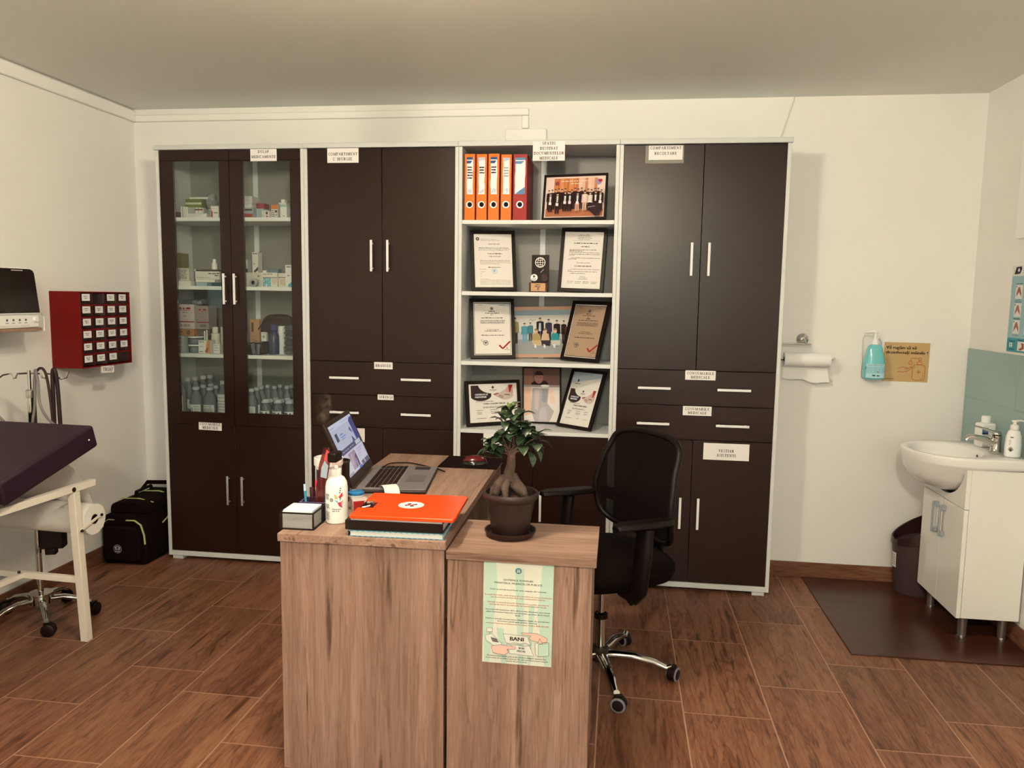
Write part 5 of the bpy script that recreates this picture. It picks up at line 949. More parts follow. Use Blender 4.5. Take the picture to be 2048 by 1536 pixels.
# print faces -y; turn it to face +x and lean it with the lid
M_ = Matrix.Translation((-.0028, 0, .0185)) @ Matrix.Rotation(-tl, 4, 'Y') @ Matrix.Rotation(PI / 2, 4, 'Z')
sa_.V = [tuple(M_ @ Vector(p)) for p in sa_.V]; sa_.build('screen', SCREEN, lp, smooth=False)
b = B(P(120, 104, 92)); x_, z_ = lid(.018, -.0006); b.m = Matrix.Translation((x_, 0, z_)) @ Matrix.Rotation(PI / 2 - tl, 4, 'Y'); b.lathe([(.004, -.0003), (.006, -.0003), (.006, .0006), (.004, .0006)], seg=16, cap=False); b.build('logo', METAL, lp)
cable([(1.48, -.815, .757), (1.49, -.74, .757), (1.56, -.715, .757), (1.64, -.76, .757), (1.70, -.80, .757), (1.745, -.845, .757)], .003, BLACK, 'thin black cable lying across the desk from behind the laptop', LEATHER)
t = thing('receipt_slip', 'curled white paper slip resting on the laptop edge', 'paper', (1.632, -1.235, .7735), -1.0); b = B(P(224, 214, 184))
pts_ = [(-.045 + .018 * k, .004 + .012 * math.sin(PI * k / 5) - (.012 if k == 5 else 0)) for k in range(6)]
for (u0, v0), (u1, v1) in zip(pts_, pts_[1:]): b.poly([(u0, -.027, v0), (u0, .027, v0), (u1, .027, v1), (u1, -.027, v1)][::-1])
b.build('slip', PRINT, t)
t = thing('card_reader', 'small black handheld device in front of the laptop corner', 'device', (1.672, -1.335, .7502), .7); b = B((.02, .012, .01)); b.box(-.045, -.03, 0, .045, .03, .018); b.build('body', SATIN, t, bev=.004); b = B(P(74, 62, 56)); b.box(-.028, -.022, .0182, .03, .022, .0188); b.build('screen', GLOSS, t)
cable([(1.71, -1.31, .755), (1.735, -1.33, .755), (1.76, -1.36, .755), (1.75, -1.385, .755)], .004, BLACK, 'short black lead of the handheld device')
t = thing('thermometer', 'white and grey slim stick lying beside the screen hinge', 'thermometer', (1.462, -1.24, .7505), 1.3); b = B(P(206, 196, 174)); b.box(-.05, -.008, 0, .05, .008, .01); b.build('body', SATIN, t, bev=.004); b = B(P(84, 74, 68)); b.box(.0, -.005, .0102, .022, .005, .011); b.build('display', GLOSS, t)
# mouse on its mat
t = tag(B((.007, .0025, .002)).box(1.69, -.745, .7503, 1.942, -.512, .7528).build('mouse_mat', CLOTH, bev=.001), 'black mouse mat at the far corner of the oak desk', 'mouse mat'); 
t = thing('computer_mouse', 'dark red glossy mouse on the black mat', 'mouse', (1.835, -.665, .753), .25)
b = B((.008, .004, .004)); b.ball(0, 0, .002, .056, .032, .026, 24, lo=0.0); b.build('body', GLOSS, t)
b = B(P(80, 12, 14)); b.ball(0, 0, .006, .054, .029, .033, 24, lo=.35); b.build('cover', GLOSS, t)
b = B(CH); b.lathe([(.006, -.0015), (.006, .0015)], .03, -.012, .026, 14, axis='y'); b.build('wheel', METAL, t)

# front of the desk: clip folder on books, dispenser, paper box, pens, mugs
def book(name, label, x, y, z, w_, d, h, c, cp, rz, cov=.0015, spine=True):
    t = thing(name, label, 'book', (x, y, z), rz); b = B(c)
    b.box(-w_ / 2, -d / 2, 0, w_ / 2, d / 2, cov); b.box(-w_ / 2, -d / 2, h - cov, w_ / 2, d / 2, h)
    if spine: b.box(-w_ / 2, -d / 2, cov, w_ / 2, -d / 2 + cov, h - cov)
    b.build('cover', SATIN, t); b = B(cp); b.box(-w_ / 2 + .004, -d / 2 + cov, cov, w_ / 2 - .004, d / 2 - .005, h - cov); b.build('pages', MATTE, t)
    return t
t = book('notebook', 'pale notebook with teal covers at the bottom of the stack on the desk end', 1.790, -1.592, .7503, .285, .225, .0175, P(96, 140, 140), P(206, 196, 170), .04, .0022, False)
a = Art(-.1128)
for k in range(16): a.rect(-.13 + k * .0165, .0155, -.13 + k * .0165 + .011, .0172, P(176, 190, 176)); a.rect(-.13 + k * .0165, .0004, -.13 + k * .0165 + .009, .002, P(40, 70, 80))
a.build('pattern', PRINT, t, smooth=False)
b = B((.02, .012, .01)); b.box(-.1445, -.113, .0, -.142, .11, .0175); b.build('spine', SATIN, t)
book('agenda', 'thick black agenda between the teal notebook and the paper sheaf', 1.7825, -1.59, .7683, .295, .215, .028, (.014, .006, .005), P(196, 184, 160), .03)
t = thing('paper_sheaf', 'sheaf of white paper under the orange clip folder', 'paper', (1.792, -1.59, .7968), .03); b = B(P(222, 208, 184)); b.box(-.14, -.106, 0, .135, .104, .0085); b.build('sheets', MATTE, t)
t = thing('clip_folder', 'bright orange clip folder with a round white emblem, topmost of the stack', 'folder', (1.806, -1.578, .8058), .04)
OR = P(250, 72, 16); w_, d_, h_ = .155, .135, .011
b = B(OR); prof = [(-w_, -d_), (w_, -d_), (w_ + .003, -d_ + .02), (w_ + .003, d_ - .008), (w_ - .004, d_), (-w_, d_), (-w_, .045), (-w_ + .046, .045), (-w_ + .046, -.045), (-w_, -.045)]
b.prism(prof, lambda u, v, d: (u, v, d), 0, h_); b.build('cover', vc('shiny_plastic', .25), t, bev=.0025, seg=3)
b = B(P(60, 30, 24)); b.box(-w_ + .002, -.044, .001, -w_ + .044, .044, .0025); b.build('inner_board', SATIN, t)
b = B(P(206, 190, 166)); b.tube([(-w_ + .008, -.03, .006), (-w_ + .03, -.024, .01), (-w_ + .034, .0, .011), (-w_ + .03, .024, .01), (-w_ + .008, .03, .006)], .003, 8); b.box(-w_ + .006, -.034, .0026, -w_ + .018, .034, .006); b.build('clip', CHROME, t)
a = Art(0); a.disc(0, 0, .040, P(236, 224, 200), seg=36); a.layer(); a.ring(0, 0, .0385, .001, P(120, 96, 84)); a.ring(0, 0, .026, .0008, P(160, 140, 124))
for k in range(26): q = 2 * PI * k / 26; a.disc(.0325 * math.cos(q), .0325 * math.sin(q), .0022, P(120, 90, 80) if k % 3 else P(230, 216, 196), seg=6)
for q in (.5, 2.2, 3.6, 5.1): a.pg([(.006 * math.cos(q - .9), .006 * math.sin(q - .9)), (.02 * math.cos(q - .35), .02 * math.sin(q - .35)), (.021 * math.cos(q + .3), .021 * math.sin(q + .3)), (.006 * math.cos(q + .9), .006 * math.sin(q + .9))], P(40, 24, 22))
a.layer(); a.disc(0, 0, .0085, P(190, 30, 30)); a.layer(); a.line([(-.005, 0), (.005, 0)], .0025, P(236, 224, 200)); a.line([(0, -.005), (0, .005)], .0025, P(236, 224, 200))
a.V = [(p[0], p[2], h_ + .0004 - p[1]) for p in a.V]; a.build('emblem', PRINT, t, smooth=False)
# soap dispenser
t = thing('pump_bottle', 'white pump bottle of hand disinfectant with a black pump head, beside the orange folder', 'bottle', (1.565, -1.575, .7502), .0); WB = P(236, 222, 192)
b = B(WB); b.lathe([(.030, 0), (.034, .004), (.0345, .05), (.0345, .112), (.0315, .130), (.024, .143), (.0145, .149)], seg=36); bd = b.build('body', SATIN, t)
b = B(WB); b.lathe([(.0145, .1495), (.0155, .152), (.0155, .170), (.012, .172)], seg=24); b.build('screw_cap', SATIN, t)
b = B(WB); b.lathe([(.007, .1725), (.007, .183), (.013, .187), (.0155, .194), (.014, .196)], seg=20); b.build('collar', SATIN, t)
b = B(BLACK); b.box(-.0145, -.04, .1965, .0145, .015, .226); b.build('pump_head', SATIN, t, bev=.004)
def wrap(art, r, z=0):            # bend flat artwork around an upright bottle (front faces -y)
    art.V = [(math.sin(p[0] / r) * (r - p[1]), -math.cos(p[0] / r) * (r - p[1]), p[2] + z) for p in art.V]
a = Art(-.0002, .0001)
for z0, n in ((.094, 7), (.062, 5), (.038, 6), (.02, 3)):
    for k in range(n): a.words(-.027, -.010 - random.uniform(0, .004), z0 - k * .0028, .0028, P(120, 108, 92))
a.disc(-.004, .078, .0058, P(50, 44, 42)); a.layer(); a.ring(-.004, .078, .004, .0008, P(230, 220, 196)); a.line([(-.006, .078), (-.002, .078)], .001, P(230, 220, 196)); a.line([(-.004, .076), (-.004, .08)], .001, P(230, 220, 196))
for pts, c in (([(.004, .095), (.009, .096), (.017, .082), (.008, .082)], P(226, 160, 84)), ([(.018, .088), (.03, .102), (.032, .09), (.022, .082)], P(190, 40, 40)), ([(.008, .077), (.026, .086), (.026, .078), (.012, .07)], P(90, 160, 160)), ([(.014, .07), (.026, .072), (.03, .052), (.02, .058)], P(180, 60, 70)), ([(.024, .072), (.032, .078), (.032, .062)], P(230, 150, 100))): a.pg(pts, c)
for k, z in enumerate((.12, .113, .107)): a.disc(.024 - k * .001, z - .005, .0022, P(44, 40, 40), seg=8)
a.text('Klintensiv', -.002, .046, .0095, P(90, 80, 74), 'LEFT', .026, .0001); a.words(-.002, .02, .041, .003, P(120, 108, 92)); a.line([(-.002, .057), (.018, .057)], .0006, P(150, 136, 120)); a.line([(-.002, .060), (.02, .060)], .0006, P(150, 136, 120)); a.line([(-.002, .036), (.024, .036)], .0006, P(120, 108, 92))
wrap(a, .0347); a.build('label', PRINT, bd, smooth=False)
# note paper box of wire mesh
t = thing('memo_box', 'black wire mesh box of white note paper on the desk corner', 'box', (1.475, -1.632, .7502), .03); b = B((.012, .006, .005))
for x in (-.052, .052):
    for y in (-.046, .046): b.box(x - .002, y - .002, 0, x + .002, y + .002, .052)
for z in (.0, .049): b.box(-.054, -.048, z, .054, -.044, z + .004); b.box(-.054, .044, z, .054, .048, z + .004); b.box(-.054, -.044, z, -.05, .044, z + .004); b.box(.05, -.044, z, .054, .044, z + .004)
b.box(-.05, -.044, 0, .05, .044, .0015); b.build('rim', SATIN, t)
b = B((.10, .085, .07))
for side in range(4):
    for k in range(-10, 34):
        for sgn in (-1, 1):
            u0 = -.05 + k * .0042 - (0 if sgn > 0 else 0); L_ = .049
            x0, x1 = (u0 - L_, u0) if sgn > 0 else (u0, u0 - L_)
            z0, z1 = .003, .049; 
            def cl(xa, za, xb, zb):
                if xa > xb: xa, za, xb, zb = xb, zb, xa, za
                if xb <= -.05 or xa >= .05: return None
                if xa < -.05: za += (zb - za) * (-.05 - xa) / (xb - xa); xa = -.05
                if xb > .05: zb += (za - zb) * (xb - .05) / (xb - xa); xb = .05
                return xa, za, xb, zb
            r_ = cl(x0, z0, x1, z1)
            if not r_: continue
            xa, za, xb, zb = r_; th = .00042
            q = {0: lambda u, w: (u, -.0462, w), 1: lambda u, w: (u, .0462, w), 2: lambda u, w: (-.0522, u * .88, w), 3: lambda u, w: (.0522, u * .88, w)}[side]
            b.poly([q(xa, za - th), q(xb, zb - th), q(xb, zb + th), q(xa, za + th)])
b.build('wire_mesh', METAL, t, smooth=False)
b = B(P(234, 222, 196)); b.box(-.046, -.041, .002, .046, .041, .054); b.box(-.044, -.039, .0542, .047, .042, .058); b.build('note_paper', MATTE, t)
# pen holder
t = thing('pen_holder', 'violet plastic pen tray with pens behind the note paper box', 'holder', (1.487, -1.540, .7502), .05); b = B(P(58, 44, 62))
b.box(-.045, -.033, 0, .036, .033, .002); b.box(-.045, -.033, .002, .036, -.031, .055); b.box(-.045, .031, .002, .036, .033, .055); b.box(-.045, -.031, .002, -.043, .031, .055); b.box(.034, -.031, .002, .036, .031, .055); b.build('tray', SATIN, t, bev=.0008)
b = B(P(80, 64, 86)); b.box(-.048, -.037, .0555, .039, -.030, .058); b.box(-.048, .030, .0555, .039, .037, .058); b.box(-.048, -.030, .0555, -.042, .030, .058); b.box(.033, -.030, .0555, .039, .030, .058); b.build('rim', SATIN, t, bev=.0008)
def pen(x, y, h, c, cc, lb, dx=.0, dy=.0):
    t = thing('pen', lb, 'pen', (x, y, .7527), 0, 'pens in the violet holder'); b = B(c); b.tube([(0, 0, .001), (dx * .8, dy * .8, h * .8)], [.003, .0042], 10); b.build('barrel', SATIN, t); b = B(cc); b.tube([(dx * .802, dy * .802, h * .802), (dx, dy, h)], [.0046, .0038], 10); b.build('cap', SATIN, t)
pen(1.455, -1.548, .105, P(60, 130, 140), P(176, 186, 180), 'teal capped pen at the outer end of the violet holder', -.008, .004); pen(1.464, -1.530, .092, P(40, 26, 24), P(46, 30, 28), 'short black pen beside the teal capped one', -.002, 0)
pen(1.474, -1.552, .098, P(60, 24, 24), P(70, 30, 28), 'dark red pen standing in the middle of the violet holder', .002, .0); pen(1.482, -1.527, .115, P(214, 200, 180), P(206, 60, 60), 'white pen with a red tip in the violet holder', -.003, 0); pen(1.507, -1.528, .125, P(70, 120, 124), P(60, 110, 116), 'teal pen standing on the far side of the tall ruler', -.004, .0)
t = thing('plastic_ruler', 'tall reddish translucent ruler standing in the violet pen holder', 'ruler', (1.489, -1.547, .7545)); t.rotation_euler = (0, .14, .1)
b = B(P(96, 40, 36)); b.loft([[(-.016, d, .001), (.012, d, .001), (.018, d, .19), (.008, d, .228), (-.008, d, .225), (-.016, d, .17)] for d in (0, .003)]); b.build('blade', RULERP, t, smooth=False)
b = B(P(150, 156, 150)); b.loft([[(-.006, d, .13), (.014, d, .128), (.014, d, .17), (.0, d, .185), (-.007, d, .16)] for d in (-.0008, -.0003)]); b.build('paper_scrap', PRINT, t, smooth=False)
b = B(P(190, 70, 60)); b.loft([[(-.002, d, .186), (.011, d, .178), (.012, d, .214), (.002, d, .222)] for d in (-.0008, -.0003)]); b.build('red_mark', PRINT, t, smooth=False)
# tub and cup
t = thing('plastic_tub', 'white round tub with a navy and red printed label behind the ruler', 'tub', (1.487, -1.44, .7502)); b = B(P(230, 216, 186)); b.lathe([(.038, 0), (.041, .004), (.043, .150), (.047, .152), (.047, .176), (.0445, .177), (.043, .154)], seg=36, cap=False); b.build('body', SATIN, t); b = B(BLACK); b.lathe([(.0424, .160), (.0424, .162)], seg=24); b.build('contents', MATTE, t)
a = Art(-.0003, .0002); a.rect(-.06, .02, .06, .144, P(222, 208, 180)); a.layer(); a.rect(-.032, .07, -.012, .14, P(44, 52, 70)); a.rect(0, .10, .03, .142, P(172, 44, 40)); a.layer(); a.text('500', .015, .124, .015, P(226, 210, 190), 'CENTER', .026, .0004); a.text('250', .015, .105, .015, P(226, 210, 190), 'CENTER', .024, .0004); a.rect(-.003, .090, .03, .095, P(60, 50, 46)); a.words(-.003, .03, .078, .006, P(90, 80, 72)); wrap(a, .0435); a.build('label', PRINT, t, smooth=False)
t = thing('black_cup', 'black cylindrical cup between the tub and the laptop screen', 'cup', (1.492, -1.34, .7502)); b = B((.016, .008, .007)); b.lathe([(.026, 0), (.028, .003), (.030, .136), (.0315, .140), (.0315, .146), (.028, .146), (.027, .01), (.001, .008)], seg=32, cap=False); b.build('cup', SATIN, t)
b = B((.05, .03, .025)); b.lathe([(.0316, .139), (.0325, .142), (.0316, .146)], seg=32, cap=False); b.build('rim', SATIN, t)
t = thing('ink_pad', 'round blue lidded pad stacked on a small red and white box', 'pad', (1.578, -1.43, .7961)); b = B(P(190, 182, 160)); b.lathe([(.026, 0), (.027, .002), (.027, .006), (.024, .007)], seg=28); b.build('base', SATIN, t); b = B(P(40, 100, 130)); b.lathe([(.026, .0072), (.027, .009), (.027, .015), (.02, .019), (.002, .0195)], seg=28); b.build('lid', GLOSS, t)
t = thing('carton', 'small red and white box under the blue round pad', 'box', (1.60, -1.46, .7502), .5); b = B(P(196, 172, 148)); b.box(-.025, -.018, 0, .025, .03, .0455); b.build('box', SATIN, t, bev=.001); b = B(P(160, 30, 24)); b.box(-.0235, -.0188, .002, .012, -.0182, .043); b.build('red_panel', PRINT, t)
# pale wispy patch, noise faded at the edges, around the lower drawer handle
m, n, l, pb = newmat('pale_wisps'); n.remove(pb)
tr = n.new('ShaderNodeBsdfTransparent'); df = n.new('ShaderNodeBsdfDiffuse'); df.inputs[0].default_value = (.30, .24, .19, 1); mx = n.new('ShaderNodeMixShader')
tc = n.new('ShaderNodeTexCoord'); nz = n.new('ShaderNodeTexNoise'); nz.inputs['Scale'].default_value = 26; nz.inputs['Detail'].default_value = 6; nz.inputs['Roughness'].default_value = .7
l.new(tc.outputs['Object'], nz.inputs['Vector']); mr = n.new('ShaderNodeMapRange'); mr.inputs[1].default_value = .42; mr.inputs[2].default_value = .75; mr.inputs[3].default_value = 0; mr.inputs[4].default_value = .75; l.new(nz.outputs['Fac'], mr.inputs[0])
at = n.new('ShaderNodeAttribute'); at.attribute_name = 'Col'; mu = n.new('ShaderNodeMath'); mu.operation = 'MULTIPLY'; l.new(mr.outputs[0], mu.inputs[0]); l.new(at.outputs['Fac'], mu.inputs[1])
l.new(mu.outputs[0], mx.inputs[0]); l.new(tr.outputs[0], mx.inputs[1]); l.new(df.outputs[0], mx.inputs[2]); l.new(mx.outputs[0], n['Material Output'].inputs[0])
WISPS = m
b = B(); 
for cx_, cz_, rx_, rz_ in ((.093, .858, .050, .07), (.112, .915, .025, .05), (.075, .812, .028, .032)):
    for r_ in range(5):
        for i in range(20):
            a0, a1 = 2 * PI * i / 20, 2 * PI * (i + 1) / 20; q0, q1 = r_ / 5, (r_ + 1) / 5; k = (1 - q0) ** .8
            b.poly([(cx_ + rx_ * q * math.cos(a_), .0022 - cz_ * 0 - rx_ * .004, cz_ + rz_ * q * math.sin(a_)) for q, a_ in ((q0, a0), (q1, a0), (q1, a1), (q0, a1))], (k, k, k))
dr = [o for o in CU2.children if o.name.startswith('drawer')][-1]
b.build('wisp_patch', WISPS, dr, smooth=False)

# ================================================================== potted bonsai
t = thing('potted_bonsai', 'ficus bonsai with thick roots in a brown pot on the oak side cabinet', 'plant', (2.110, -1.532, .7247), .2)
POT = P(40, 20, 15); b = B(POT); b.lathe([(.060, 0), (.072, .003), (.080, .018), (.080, .021), (.076, .021), (.066, .008), (.001, .007)], seg=48, cap=False); b.build('saucer', SATIN, t)
b = B(POT); b.lathe([(.054, .0085), (.058, .012), (.068, .075), (.076, .115), (.083, .120), (.086, .126), (.086, .136), (.083, .141), (.078, .139), (.075, .118), (.074, .112)], seg=48, cap=False)
b.build('pot', vc('matte_plastic', .5), t)
SOIL = noise_paint('potting_soil', P(36, 20, 14), P(70, 44, 30), .95, 90, 1.0)
b = B((.1, .06, .04)); rg = random.Random(2)
b.loft([[(r * math.cos(2 * PI * i / 20) , r * math.sin(2 * PI * i / 20), .122 + (.078 - r) * .12 + rg.uniform(-.002, .002)) for i in range(20)] for r in (.0765, .055, .03, .004)]); b.build('soil', SOIL, t)
BARK = noise_paint('ficus_bark', P(100, 77, 58), P(60, 42, 31), .7, 26, .6)
b = B((.4, .3, .2))
def limb(pts, rr, seg=12): b.tube(pts, rr, seg)
limb([(.0, 0, .255), (.0, 0, .225), (-.006, 0, .20), (-.002, 0, .175)], [.012, .014, .017, .024], 14)
limb([(.0, .0, .19), (.012, -.006, .165), (.032, -.014, .145), (.046, -.022, .124)], [.018, .02, .018, .010], 12)
limb([(-.002, .0, .185), (-.022, -.004, .178), (-.040, -.006, .16), (-.045, -.008, .138), (-.046, -.01, .122)], [.018, .017, .016, .012, .009], 12)
limb([(-.012, -.012, .178), (-.02, -.022, .158), (-.018, -.03, .135), (-.014, -.034, .122)], [.014, .013, .010, .007], 10)
limb([(.004, .010, .185), (.0, .028, .155), (-.006, .038, .124)], [.015, .013, .008], 10)
limb([(-.03, -.006, .172), (-.055, -.004, .15), (-.062, -.002, .124)], [.010, .009, .006], 10)
tips = []
def branch(p, q, r0, sag=0):
    p, q = Vector(p), Vector(q); mid = (p + q) / 2 + Vector((rg.uniform(-.006, .006), rg.uniform(-.006, .006), .004)); b.tube([p, mid, q], [r0, r0 * .75, r0 * .4], 7); return q
T0 = (0, 0, .25)
ends = [(-.045, -.01, .30), (.03, -.012, .305), (.0, .02, .33), (.055, .01, .29), (-.06, .012, .275), (.012, -.03, .34), (-.02, .0, .37), (.045, -.02, .335), (-.03, -.03, .315), (.02, .03, .36), (.07, -.02, .31), (-.005, -.012, .395)]
for e in ends:
    m_ = (e[0] * .4, e[1] * .4, .25 + (e[2] - .25) * .35); branch(T0, m_, .0055); branch(m_, e, .0035)
b.build('trunk', BARK, t, sharp=80)
lf = B()
def leaf(p, d, up, L, w_, c):
    d = d.normalized(); s_ = d.cross(up).normalized(); nn = s_.cross(d).normalized()
    P0 = Vector(p); C_ = []
    for u, k in ((0, .05), (.12, .45), (.35, .95), (.6, 1), (.82, .62), (1, .04)):
        q = P0 + d * (L * u) + nn * (L * (.16 * math.sin(PI * u) - .10 * u * u)); C_.append((q + s_ * (w_ * k) + nn * w_ * .25 * k, q, q - s_ * (w_ * k) + nn * w_ * .25 * k))
    I = [[lf.v(x) for x in row] for row in C_]
    for i in range(5):
        lf.f([I[i][0], I[i][1], I[i + 1][1], I[i + 1][0]], c); lf.f([I[i][1], I[i][2], I[i + 1][2], I[i + 1][1]], c)
G1, G2, G3, G4 = P(48, 60, 36), P(34, 44, 27), P(66, 78, 46), P(136, 142, 76)
for k, e in enumerate(ends):
    for i in range(10):
        a_ = 2 * PI * i / 10 + rg.uniform(-.4, .4); el = rg.uniform(-.45, .75)
        d = Vector((math.cos(a_) * math.cos(el), math.sin(a_) * math.cos(el), math.sin(el)))
        leaf(Vector(e) + Vector((rg.uniform(-.006, .006), rg.uniform(-.006, .006), rg.uniform(-.022, .01))), d, Vector((0, 0, 1)), rg.uniform(.038, .058), rg.uniform(.0125, .0175), rg.choice((G1, G1, G2, G3)))
    if k in (0, 6, 11, 10):
        for i in range(3): a_ = 2 * PI * i / 3 + k; leaf(e, Vector((math.cos(a_) * .5, math.sin(a_) * .5, 1)), Vector((0, 1, .1)), .026, .006, G4)
for p, a_, el in (((-.05, -.01, .285), 2.9, .1), ((-.06, .012, .265), 3.3, -.2), ((.06, 0, .285), -.2, -.5), ((.065, -.02, .28), -.6, -.9), ((.05, -.03, .27), -1.0, -1.0), ((-.045, -.02, .25), 3.0, .0), ((.075, -.02, .3), -.1, -.3)):
    leaf(p, Vector((math.cos(a_) * math.cos(el), math.sin(a_) * math.cos(el), math.sin(el))), Vector((0, 0, 1)), .05, .013, rg.choice((G1, G2)))
lf.build('foliage', vc('glossy_leaf', .3, spec=.5), t, sharp=80)

# ================================================================== office chair
t = thing('office_chair', 'black mesh office chair with chrome star base behind the oak side cabinet', 'chair', (2.390, -.935, 0), math.radians(215))
KB = (.0035, .0014, .001)
b = B((.02, .012, .01)); b.lathe([(.028, .055), (.036, .06), (.036, .105), (.03, .112)], seg=28); b.build('hub', SATIN, t)
star(t, 5, .275, .085, .062, CHROME, CH, math.radians(-76 - 215), .017, (.012, .006, .005), P(120, 112, 104))
b = B(CH); b.lathe([(.020, .1125), (.020, .245), (.014, .247), (.014, .36)], seg=20); b.build('gas_column', CHROME, t)
b = B(KB); b.lathe([(.0205, .225), (.026, .228), (.026, .246), (.0205, .249)], seg=20, cap=False); b.build('column_collar', SATIN, t)
b = B(KB); b.box(-.12, -.07, .361, .10, .07, .408); b.build('tilt_mechanism', SATIN, t, bev=.012); b = B(KB); b.tube([(.02, .07, .385), (.02, .18, .38), (.03, .235, .375)], [.006, .006, .009], 8); b.build('lever', SATIN, t)
b = B(KB)
def sq(z, k, fy=1.0): return [(.0 + .235 * k * (abs(math.cos(a)) ** .55) * (1 if math.cos(a) > 0 else -1), .238 * k * fy * (abs(math.sin(a)) ** .55) * (1 if math.sin(a) > 0 else -1), z - (.03 * max(0, math.cos(a)) ** 2 if z > .45 else 0)) for a in [2 * PI * i / 40 for i in range(40)]]
b.loft([sq(.409, .80), sq(.42, .95), sq(.45, 1.0), sq(.475, .99), sq(.49, .93), sq(.497, .6), sq(.494, .1)]); b.build('seat', CLOTH, t, sharp=70)
# backrest: oval frame, concave, filled with mesh
ol = [(.0, .962), (.10, .959), (.165, .948), (.202, .925), (.216, .885), (.234, .80), (.245, .72), (.244, .65), (.228, .585), (.175, .555), (.09, .545), (0, .542)]
ol = [(s_, z if z < .7 else .7 + (z - .7) * .91) for s_, z in ol]
def smooth_(pts, n=3):
    o_ = []; m = len(pts)
    for i in range(m - 1):
        p0, p1, p2, p3 = [Vector(pts[max(0, min(m - 1, i + q))]) for q in (-1, 0, 1, 2)]
        for k in range(n): u = k / n; o_.append(tuple(.5 * ((2 * p1) + (p2 - p0) * u + (2 * p0 - 5 * p1 + 4 * p2 - p3) * u * u + (3 * p1 - p0 - 3 * p2 + p3) * u ** 3)))
    return o_ + [tuple(pts[-1])]
ol = smooth_(ol); HO = ol
ol = ol + [(-s_, z) for s_, z in ol[-2:0:-1]]
def bk(s_, z, d=0):
    Z = ((.54, -.165), (.62, -.145), (.70, -.137), (.80, -.155), (.90, -.19), (.97, -.222)); x = Z[-1][1]
    for (z0, x0), (z1, x1) in zip(Z, Z[1:]):
        if z <= z1: u = max(0, (z - z0) / (z1 - z0)); u = u * u * (3 - 2 * u) * .5 + u * .5; x = x0 + (x1 - x0) * u; break
    return (x - .02 + .035 * (s_ / .24) ** 2 + d, s_, z)
b = B(KB); R_ = [bk(*q) for q in ol]; R_ = R_ + [R_[0], R_[1]]; b.tube(R_, .0125, 10); b.build('back_frame', SATIN, t, sharp=80)
MESHF, n, l, pb = newmat('chair_mesh'); pb.inputs['Base Color'].default_value = (.004, .0016, .0012, 1); pb.inputs['Roughness'].default_value = .9; pb.inputs['Specular IOR Level'].default_value = .1; pb.inputs['Alpha'].default_value = .975
b = B(KB); N_ = 12
def row(v):
    z = .546 + .385 * v; xs_ = []
    for (s0, z0), (s1, z1) in zip(HO, HO[1:]):
        if z1 <= z <= z0: xs_.append(s0 + (s1 - s0) * (z0 - z) / max(1e-6, z0 - z1))
    s_ = (xs_[0] if xs_ else .05); return [bk(s_ * (2 * i / N_ - 1), z, .002) for i in range(N_ + 1)]
rows = [row(k / 12) for k in range(13)]
I = [[b.v(p) for p in r] for r in rows]
for k in range(12):
    for i in range(N_): b.f([I[k][i], I[k][i + 1], I[k + 1][i + 1], I[k + 1][i]])
b.build('back_mesh', MESHF, t, sharp=80)
b = B(KB); b.tube([(-.10, 0, .39), (-.22, 0, .395), (-.275, 0, .43), (-.265, 0, .50), (-.225, 0, .60), (-.20, 0, .70)], [.03, .03, .03, .028, .026, .018], 12, flat=.55); b.build('back_upright', SATIN, t, sharp=80)
b = B(KB); b.tube([(-.15, -.22, .665), (-.185, -.1, .655), (-.195, 0, .652), (-.185, .1, .655), (-.15, .22, .665)], .012, 8, flat=2.2); b.build('lumbar_bar', SATIN, t)
for s_ in (-1, 1):
    b = B(KB); b.tube([(.02, s_ * .15, .40), (.02, s_ * .24, .402), (.02, s_ * .262, .43), (.01, s_ * .264, .55), (.0, s_ * .262, .655)], [.018, .02, .022, .024, .022], 12, flat=1.6); b.build('arm_post', SATIN, t, sharp=80)
    b = B(KB); b.loft([[(x, s_ * (.258 + .008 * math.sin(3 * x)) + w_ * sy, z + dz) for sy, dz in ((-1, 0), (1, 0), (.8, .02), (-.8, .02))] for x, w_, z in ((-.12, .022, .656), (-.09, .036, .658), (.0, .040, .660), (.09, .036, .664), (.13, .022, .660))]); b.build('arm_pad', SATIN, t, bev=.006, seg=3)

# ================================================================== wash corner
VX = 3.912; t = thing('vanity_unit', 'glossy white washbasin unit with two doors on short silver legs', 'cabinet', (VX, -.385, 0), 0); VW = .445; VD = XR - .0105 - VX
VWHT = P(232, 216, 186)
b = B(VWHT); b.box(.019, 0, .105, VD, .018, .758); b.box(.019, VW - .018, .105, VD, VW, .758); b.box(.019, .018, .105, VD, VW - .018, .122); b.box(VD - .012, .018, .122, VD, VW - .018, .758); b.build('carcass', GLOSS, t, bev=.001)
for k, (y0, y1, hy) in enumerate(((.001, VW / 2 - .0015, .185), (VW / 2 + .0015, VW - .001, .262))):
    b = B(VWHT); b.box(0, y0, .103, .018, y1, .583); d = b.build('door', GLOSS, t, bev=.0015)
    b = B(P(152, 150, 138)); b.box(-.028, hy - .006, .412, -.020, hy + .006, .556); b.box(-.020, hy - .008, .412, -.0005, hy + .008, .436); b.box(-.020, hy - .008, .532, -.0005, hy + .008, .556); b.build('handle', SATIN, d, bev=.003)
cy_ = .220; cut = [(cy_ + .197 * math.cos(a), .765 - .152 * math.sin(a)) for a in [PI * i / 20 for i in range(21)]]
pts = [(.001, .5865), (VW - .001, .5865), (VW - .001, .757), (cy_ + .201, .757)] + [(u, v) for u, v in cut if v < .756] + [(cy_ - .201, .757), (.001, .757)]
b = B(VWHT); b.prism(pts, lambda u, v, d: (d, u, v), 0, .018); b.build('upper_panel', GLOSS, t)
